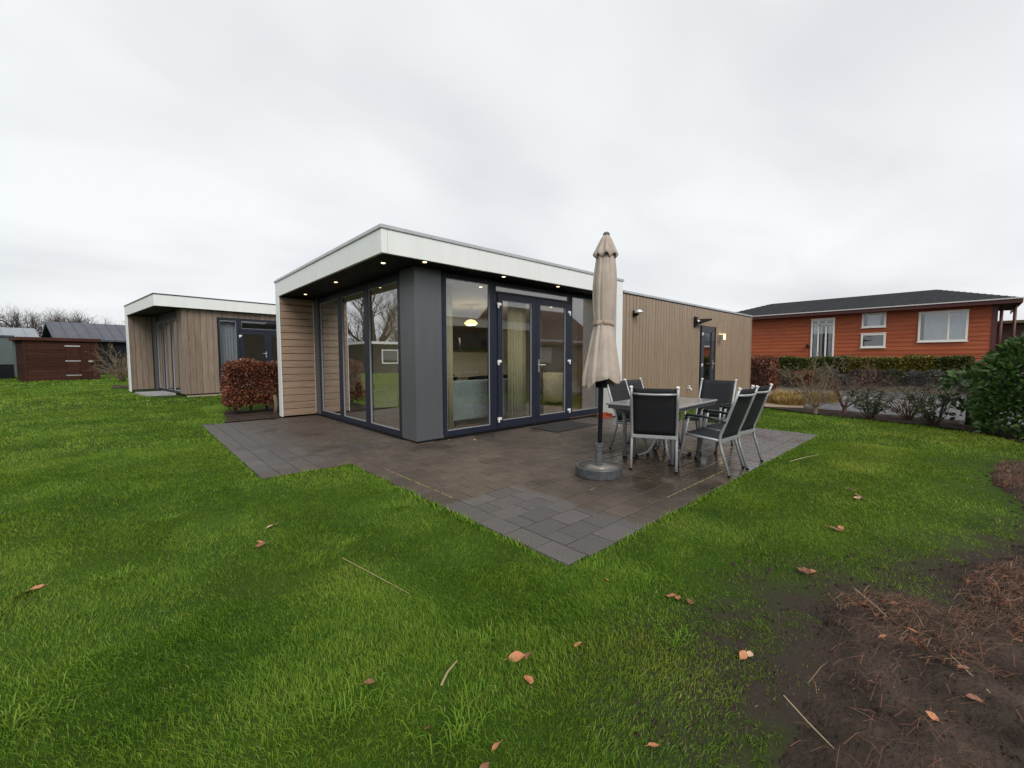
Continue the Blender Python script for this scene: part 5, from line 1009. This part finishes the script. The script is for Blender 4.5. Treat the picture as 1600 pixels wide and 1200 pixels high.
grass_band(7500, 4.5, 8, .030, .0058, True)
grass_band(1700, 8, 14, .036, .012, True)
grass_band(420, 14, 26, .042, .025, True)
grass_band(70, 26, 50, .055, .06, True)
for (tx, ty, s) in [(-2.57, -3.98, 1.0), (-2.34, -4.33, 1.1), (-1.965, -4.03, .8), (-3.43, -3.25, 1.1), (-1.10, -3.99, .9), (-1.339, -4.615, .7), (-3.195, -2.14, .9), (-1.45, -2.19, .8), (-2.0, -2.6, .6), (-2.9, -1.2, .7), (-4.6, 0.5, .9), (-5.6, 3.2, 1.0), (-1.0, -4.25, .6)]:
    n = 110; a = rng.uniform(0, 2*pi, n); q = np.abs(rng.normal(0, .10, n))*s; x = tx+q*np.cos(a)+rng.normal(0, .03, n); y = ty+q*np.sin(a); a = a+rng.normal(0, .9, n); hh = rng.uniform(.02, .062, n)*s; ln = hh*rng.uniform(.5, 1.5, n); dx = np.cos(a)*ln; dy = np.sin(a)*ln
    w = .0034; wx = -np.sin(a)*w/2; wy = np.cos(a)*w/2; z = hgt(x, y); t = np.clip(rng.normal(.45, .10, n), 0, .75)
    P = np.stack([np.stack([x-wx, y-wy, z], 1), np.stack([x+wx, y+wy, z], 1), np.stack([x+dx*.45+wx, y+dy*.45+wy, z+hh*.75], 1), np.stack([x+dx*.45-wx, y+dy*.45-wy, z+hh*.75], 1), np.stack([x+dx, y+dy, z+hh*.7], 1)], 1)
    i = np.arange(n)[:, None]*5; VV.append(P.reshape(-1, 3)); FF.append(np.concatenate([i+np.array([[0, 1, 2]]), i+np.array([[0, 2, 3]]), i+np.array([[3, 2, 4]])], 1).reshape(-1, 3)+off); TT.append(np.repeat(t, 5)); off += n*5
# fringe along the terrace edge
EDG = [((-1.19, -3.86), (-1.19, -.55), 420), ((-1.17, -3.875), (5.18, -3.875), 620), ((-2.13, -.48), (-2.13, 4.44), 420), ((-2.13, -.5), (-1.18, -.5), 160), ((-2.13, 4.45), (-1.7, 4.45), 60), ((5.21, -3.85), (5.21, -.5), 260)]
for (p, q, n) in EDG:
    t_ = rng.uniform(0, 1, n*2); n = n*2; x = p[0]+(q[0]-p[0])*t_+rng.normal(0, .018, n); y = p[1]+(q[1]-p[1])*t_+rng.normal(0, .018, n); a = rng.uniform(0, 2*pi, n); hh = rng.uniform(.018, .045, n)*(.4+vnoise(x, y, 5, 9)); dx = np.cos(a)*hh*.9; dy = np.sin(a)*hh*.9; w = .005; wx = -np.sin(a)*w; wy = np.cos(a)*w; z = np.full(n, -.02)
    VV.append(np.stack([np.stack([x-wx, y-wy, z], 1), np.stack([x+wx, y+wy, z], 1), np.stack([x+dx, y+dy, z+hh], 1)], 1).reshape(-1, 3)); FF.append(np.arange(n)[:, None]*3+np.array([[0, 1, 2]])+off); TT.append(np.repeat(np.clip(rng.normal(.42, .16, n), 0, .9), 3)); off += n*3
ob('grass', npmesh('grass', np.concatenate(VV), np.concatenate(FF), GRASS, np.concatenate(TT)), None, kind='stuff', label='short damp green lawn grass around the terrace')

# moss and sand lines in the paver joints
MOSS = mat('joint_moss', (0.16, 0.15, 0.035), (0.30, 0.26, 0.10), 30, rough=0.9)
ms = MB()
for (p, q, n) in (((-.980, -1.0), (-.980, -2.35), 110), ((.45, -3.658), (1.75, -3.655), 90), ((-.95, -2.05), (-.6, -2.05), 22), ((.1, -3.05), (.25, -3.05), 8), ((-.7, -1.85), (-.7, -1.65), 12), ((-.83, -2.25), (-.55, -2.25), 14)):
    for i in range(n):
        t = random.random(); x = p[0]+(q[0]-p[0])*t+random.gauss(0, .002); y = p[1]+(q[1]-p[1])*t+random.gauss(0, .002); r_ = random.uniform(.003, .0065)
        ms.add([(x-r_, y-r_, -.004), (x+r_, y-r_, -.004), (x+r_, y+r_, -.004), (x-r_, y+r_, -.004), (x, y, r_*.6)], [(0, 1, 4), (1, 2, 4), (2, 3, 4), (3, 0, 4)])
ob('moss', ms.mesh('moss', MOSS), None, kind='stuff', label='yellow-green moss in the paver joints')
GRIT = mat('pale_grit', (0.45, 0.42, 0.36), rough=.8); gm_ = MB()
for i in range(330):
    if i < 260: x, y = random.uniform(-1.1, 3.5), random.uniform(-3.7, -.1)
    else: x, y = random.uniform(-1.3, 1.2), random.uniform(-6.2, -5.0)
    r_ = random.uniform(.001, .0028)*(1 if i < 260 else .7); z = 0.001 if i < 260 else float(bedz(np.array([x]), np.array([y]))[0])+.002
    gm_.add([(x-r_, y-r_, z), (x+r_, y-r_, z), (x+r_, y+r_, z), (x-r_, y+r_, z), (x, y, z+r_)], [(0, 1, 4), (1, 2, 4), (2, 3, 4), (3, 0, 4)])
ob('grit', gm_.mesh('grit', GRIT), None, kind='stuff', label='scattered pale grit on the terrace and soil')

# fallen leaves, one object each
def leaf_mesh(seed, m):
    r = random.Random(seed); n_ = 7; V = []; curl = r.uniform(.35, 1.0); tw = r.uniform(-.6, .6)
    for i in range(n_):
        t = i/(n_-1); w = .5*sin(pi*min(1, t*1.02+.02))**.8*(.62); 
        for s_ in (-1, 0, 1):
            z = abs(s_)*w*curl*(.6+r.uniform(-.25, .25)) + .22*(t-.5)**2*curl*2+tw*s_*w*(t-.5); V.append((s_*w, t-.5, z+.02))
    F = [(i*3+j, i*3+j+1, i*3+j+4, i*3+j+3) for i in range(n_-1) for j in range(2)]
    mb = MB().add(V, F); mb.tube([(0, -.5, .02), (0.02, -.62, .03), (.05, -.78, .06)], .018, 4); return mb.mesh('fallen_leaf', m)
LM = [mat('fallen_leaf_orange', (0.36, 0.125, 0.05), (0.50, 0.22, 0.10), 6, rough=.55), mat('fallen_leaf_brown', (0.15, 0.055, 0.028), (0.24, 0.10, 0.05), 6, rough=.55), mat('fallen_leaf_tan', (0.46, 0.30, 0.16), (0.55, 0.40, 0.24), 6, rough=.6)]
lms = [[leaf_mesh(s*7+k, LM[k]) for s in range(4)] for k in range(3)]
LEAF = [(-3.541, -2.056, 1, .08), (-3.51, -2.02, 0, .07), (-3.57, -2.09, 0, .065), (-2.351, -1.944, 2, .085), (-2.478, -2.239, 1, .085), (-2.47, -2.19, 0, .06), (-1.935, -4.20, 0, .085), (-1.90, -4.235, 1, .06), (-1.995, -4.325, 0, .075), (-1.033, -4.427, 0, .085), (-1.02, -4.46, 0, .06), (-1.013, -4.517, 1, .07), (-1.694, -4.336, 0, .05), (-1.228, -4.843, 0, .06), (-1.20, -4.86, 2, .05), (-1.886, -4.796, 0, .05), (-2.259, -4.447, 0, .045), (-2.328, -4.471, 1, .05), (-.221, -4.838, 1, .10), (-.18, -4.87, 0, .06), (.687, -4.84, 1, .11), (.75, -4.86, 0, .07), (1.724, -4.811, 1, .12), (1.66, -4.83, 2, .10), (1.95, -4.75, 2, .10), (-1.107, -5.40, 0, .06), (-1.146, -4.105, 0, .05), (-2.45, -3.911, 1, .05), (-2.386, -4.233, 1, .035), (-1.058, -5.244, 1, .06), (-.74, -5.474, 1, .08), (-.701, -5.235, 0, .06), (.789, -.368, 2, .05), (.50, -.10, 2, .06), (-.55, -5.32, 0, .07), (-.9, -5.5, 1, .08), (-.3, -5.7, 0, .08), (.2, -5.75, 1, .1), (.5, -5.9, 0, .09), (.1, -6.0, 1, .1)]
for i, (x, y, k, s) in enumerate(LEAF):
    onpav = -1.17 < x < 5.1 and -3.85 < y < 0; bed = bool(inpoly(np.array([x]), np.array([y]), MULCH)[0])
    z = .003 if onpav else (float(bedz(np.array([x]), np.array([y]))[0])+.012 if bed else float(hgt(x, y))+.014)
    o = ob('fallen_leaf', lms[k][i % 4], None, (x, y, z), (random.uniform(-.45, .45), random.uniform(-.45, .45), random.uniform(0, 6.28)),
           label=('orange', 'brown', 'tan')[k]+' fallen leaf lying on the '+('terrace' if onpav else 'bare soil bed' if bed else 'lawn'), cat='leaf', group='fallen leaves'); s *= .62 if bed else .85; o.scale = (s, s, s)
STALK = mat('dry_stalk', (0.30, 0.22, 0.12), (0.46, 0.36, 0.22), 8, rough=.8)
for (p, q, r_, lb) in (((-2.159, -2.855), (-2.041, -3.483), .0018, 'long pale dry stalk lying on the lawn beside the terrace corner'), ((-2.267, -4.136), (-2.143, -4.061), .004, 'short tan stick lying on the lawn'), ((-.626, -5.437), (-.958, -5.611), .003, 'long pale stalk lying across the bare soil'), ((-1.377, -5.029), (-1.492, -5.208), .0022, 'thin stalk at the edge of the bare soil'), ((-.279, -5.078), (-.552, -5.286), .003, 'tan stalk along the grass edge of the soil bed'), ((2.7, -4.06), (3.4, -4.2), .004, 'dry stalk on the lawn beside the terrace chairs')):
    a = Vector((*p, float(hgt(*p))+.04)); b_ = Vector((*q, float(hgt(*q))+.03)); mid = (a+b_)/2+Vector((random.gauss(0, .006), random.gauss(0, .006), .006)); ob('dry_stalk', MB().tube([a, a.lerp(mid, .5), mid, mid.lerp(b_, .5), b_], [r_, r_, r_*.9, r_*.8, r_*.5], 5).mesh('dry_stalk', STALK), None, label=lb, cat='stalk')
# matted dead stems and litter on the bare bed
DEAD = mat('dead_stems', (0.09, 0.040, 0.020), (0.15, 0.075, 0.036), 8, rough=.85, tint=[(0.030, 0.014, 0.009), (0.105, 0.042, 0.020), (0.19, 0.085, 0.040), (0.42, 0.30, 0.17)])
n = 70000; x = rng.uniform(-1.6, 4.5, n); y = rng.uniform(-7.2, -5.0, n); dn = vnoise(x, y, 2.1, 21); k = inpoly(x, y, MULCH) & (rng.uniform(0, 1, n) < np.clip((dn-.12)*2.2, .05, 1)*np.clip((x+1.35+(-5.0-y)*1.3)*.75-.2, .05, 1)); x, y = x[k], y[k]; n = len(x)
a = rng.normal(-.75, .8, n); l_ = rng.uniform(.02, .12, n)*np.where(rng.uniform(0, 1, n) < .012, 3.2, 1); z = rng.uniform(.006, .05, n)*vnoise(x, y, 3, 22)*1.4+.005; zz = z+rng.normal(0, .022, n); zz = np.maximum(zz, .007); w = rng.uniform(.0004, .0012, n); bz = bedz(x, y); z = z*.8+bz; zz = np.maximum(zz*.8, .003)+bz
dx = np.cos(a)*l_; dy = np.sin(a)*l_; wx = -np.sin(a)*w; wy = np.cos(a)*w
V = np.stack([np.stack([x-wx, y-wy, z], 1), np.stack([x+wx, y+wy, z], 1), np.stack([x+dx*.5+wx, y+dy*.5+wy, (z+zz)/2+.012], 1), np.stack([x+dx*.5-wx, y+dy*.5-wy, (z+zz)/2+.012], 1), np.stack([x+dx, y+dy, zz], 1)], 1).reshape(-1, 3); i = np.arange(n)[:, None]*5
ob('dead_stems', npmesh('dead_stems', V, np.concatenate([i+np.array([[0, 1, 2]]), i+np.array([[0, 2, 3]]), i+np.array([[3, 2, 4]])], 1).reshape(-1, 3), DEAD, np.repeat(np.clip(rng.normal(.36, .25, n), 0, 1), 5)), None, kind='stuff', label='matted brown dead stems on the bare soil bed')
n = 1800; x = rng.uniform(-1.2, 4, n); y = rng.uniform(-7.0, -5.1, n); k = inpoly(x, y, MULCH) & (rng.uniform(0, 1, n) < np.clip((vnoise(x, y, 2.1, 21)-.3)*2.4, 0, 1)*np.clip((x+1.2+(-5.0-y)*1.6)*.6, .03, 1)); P = np.stack([x, y, bedz(x, y)+.008], 1)[k]
V, F = leafcloud(P, np.stack([rng.normal(0, 1, len(P)), rng.normal(0, 1, len(P)), np.zeros(len(P))], 1), .045, .026, .15, .2); V[:, 2] = np.maximum(V[:, 2], bedz(V[:, 0], V[:, 1])+.002)
ob('leaf_litter', npmesh('leaf_litter', V, F, BEECH, np.repeat(np.clip(rng.normal(.45, .25, len(P)), 0, 1), 4)), None, kind='stuff', label='brown leaf litter on the bare soil bed')
# clods of soil
n = 7000; x = rng.uniform(-2.1, 5, n); y = rng.uniform(-6.8, -4.5, n); sdc = sdist(x, y, MULCH); k = (sdc > -.1) | ((sdc > -.5) & (x < .6)); x, y = x[k], y[k]; zc = np.maximum(bedz(x, y), hgt(x, y)); cl = MB()
for a_, b_, z_ in zip(x, y, zc):
    r_ = abs(random.gauss(.005, .006))+.002; cl.add([(a_+r_*random.uniform(.6, 1.2)*cos(q), b_+r_*random.uniform(.6, 1.2)*sin(q), z_-.002) for q in (0, 1.57, 3.14, 4.71)]+[(a_, b_, z_+r_*.8)], [(0, 1, 4), (1, 2, 4), (2, 3, 4), (3, 0, 4)])
ob('soil_clods', cl.mesh('soil_clods', SOIL), None, kind='stuff', label='crumbs of dark soil on the bare bed')
# slate chips of the verge that show
n = 7000; x = rng.uniform(8.2, 12.4, n); y = rng.uniform(-7.5, -1.5, n); k = (x > 9.3+.0*y) | (y < -5.4); ch_ = MB(); GRC = mat('slate_chip', (0.10, 0.10, 0.11), (0.22, 0.215, 0.22), 12, rough=.6)
for a_, b_ in zip(x[k], y[k]):
    if x is None: break
    r_ = random.uniform(.012, .03); ch_.add([(a_+r_*random.uniform(.6, 1.3)*cos(q), b_+r_*random.uniform(.6, 1.3)*sin(q), random.uniform(0, .008)) for q in (0.2, 1.4, 3.0, 4.5)]+[(a_, b_, r_*.45)], [(0, 1, 4), (1, 2, 4), (2, 3, 4), (3, 0, 4)])
ob('gravel', ch_.mesh('gravel', GRC), None, kind='stuff', label='grey slate chips on the verge')
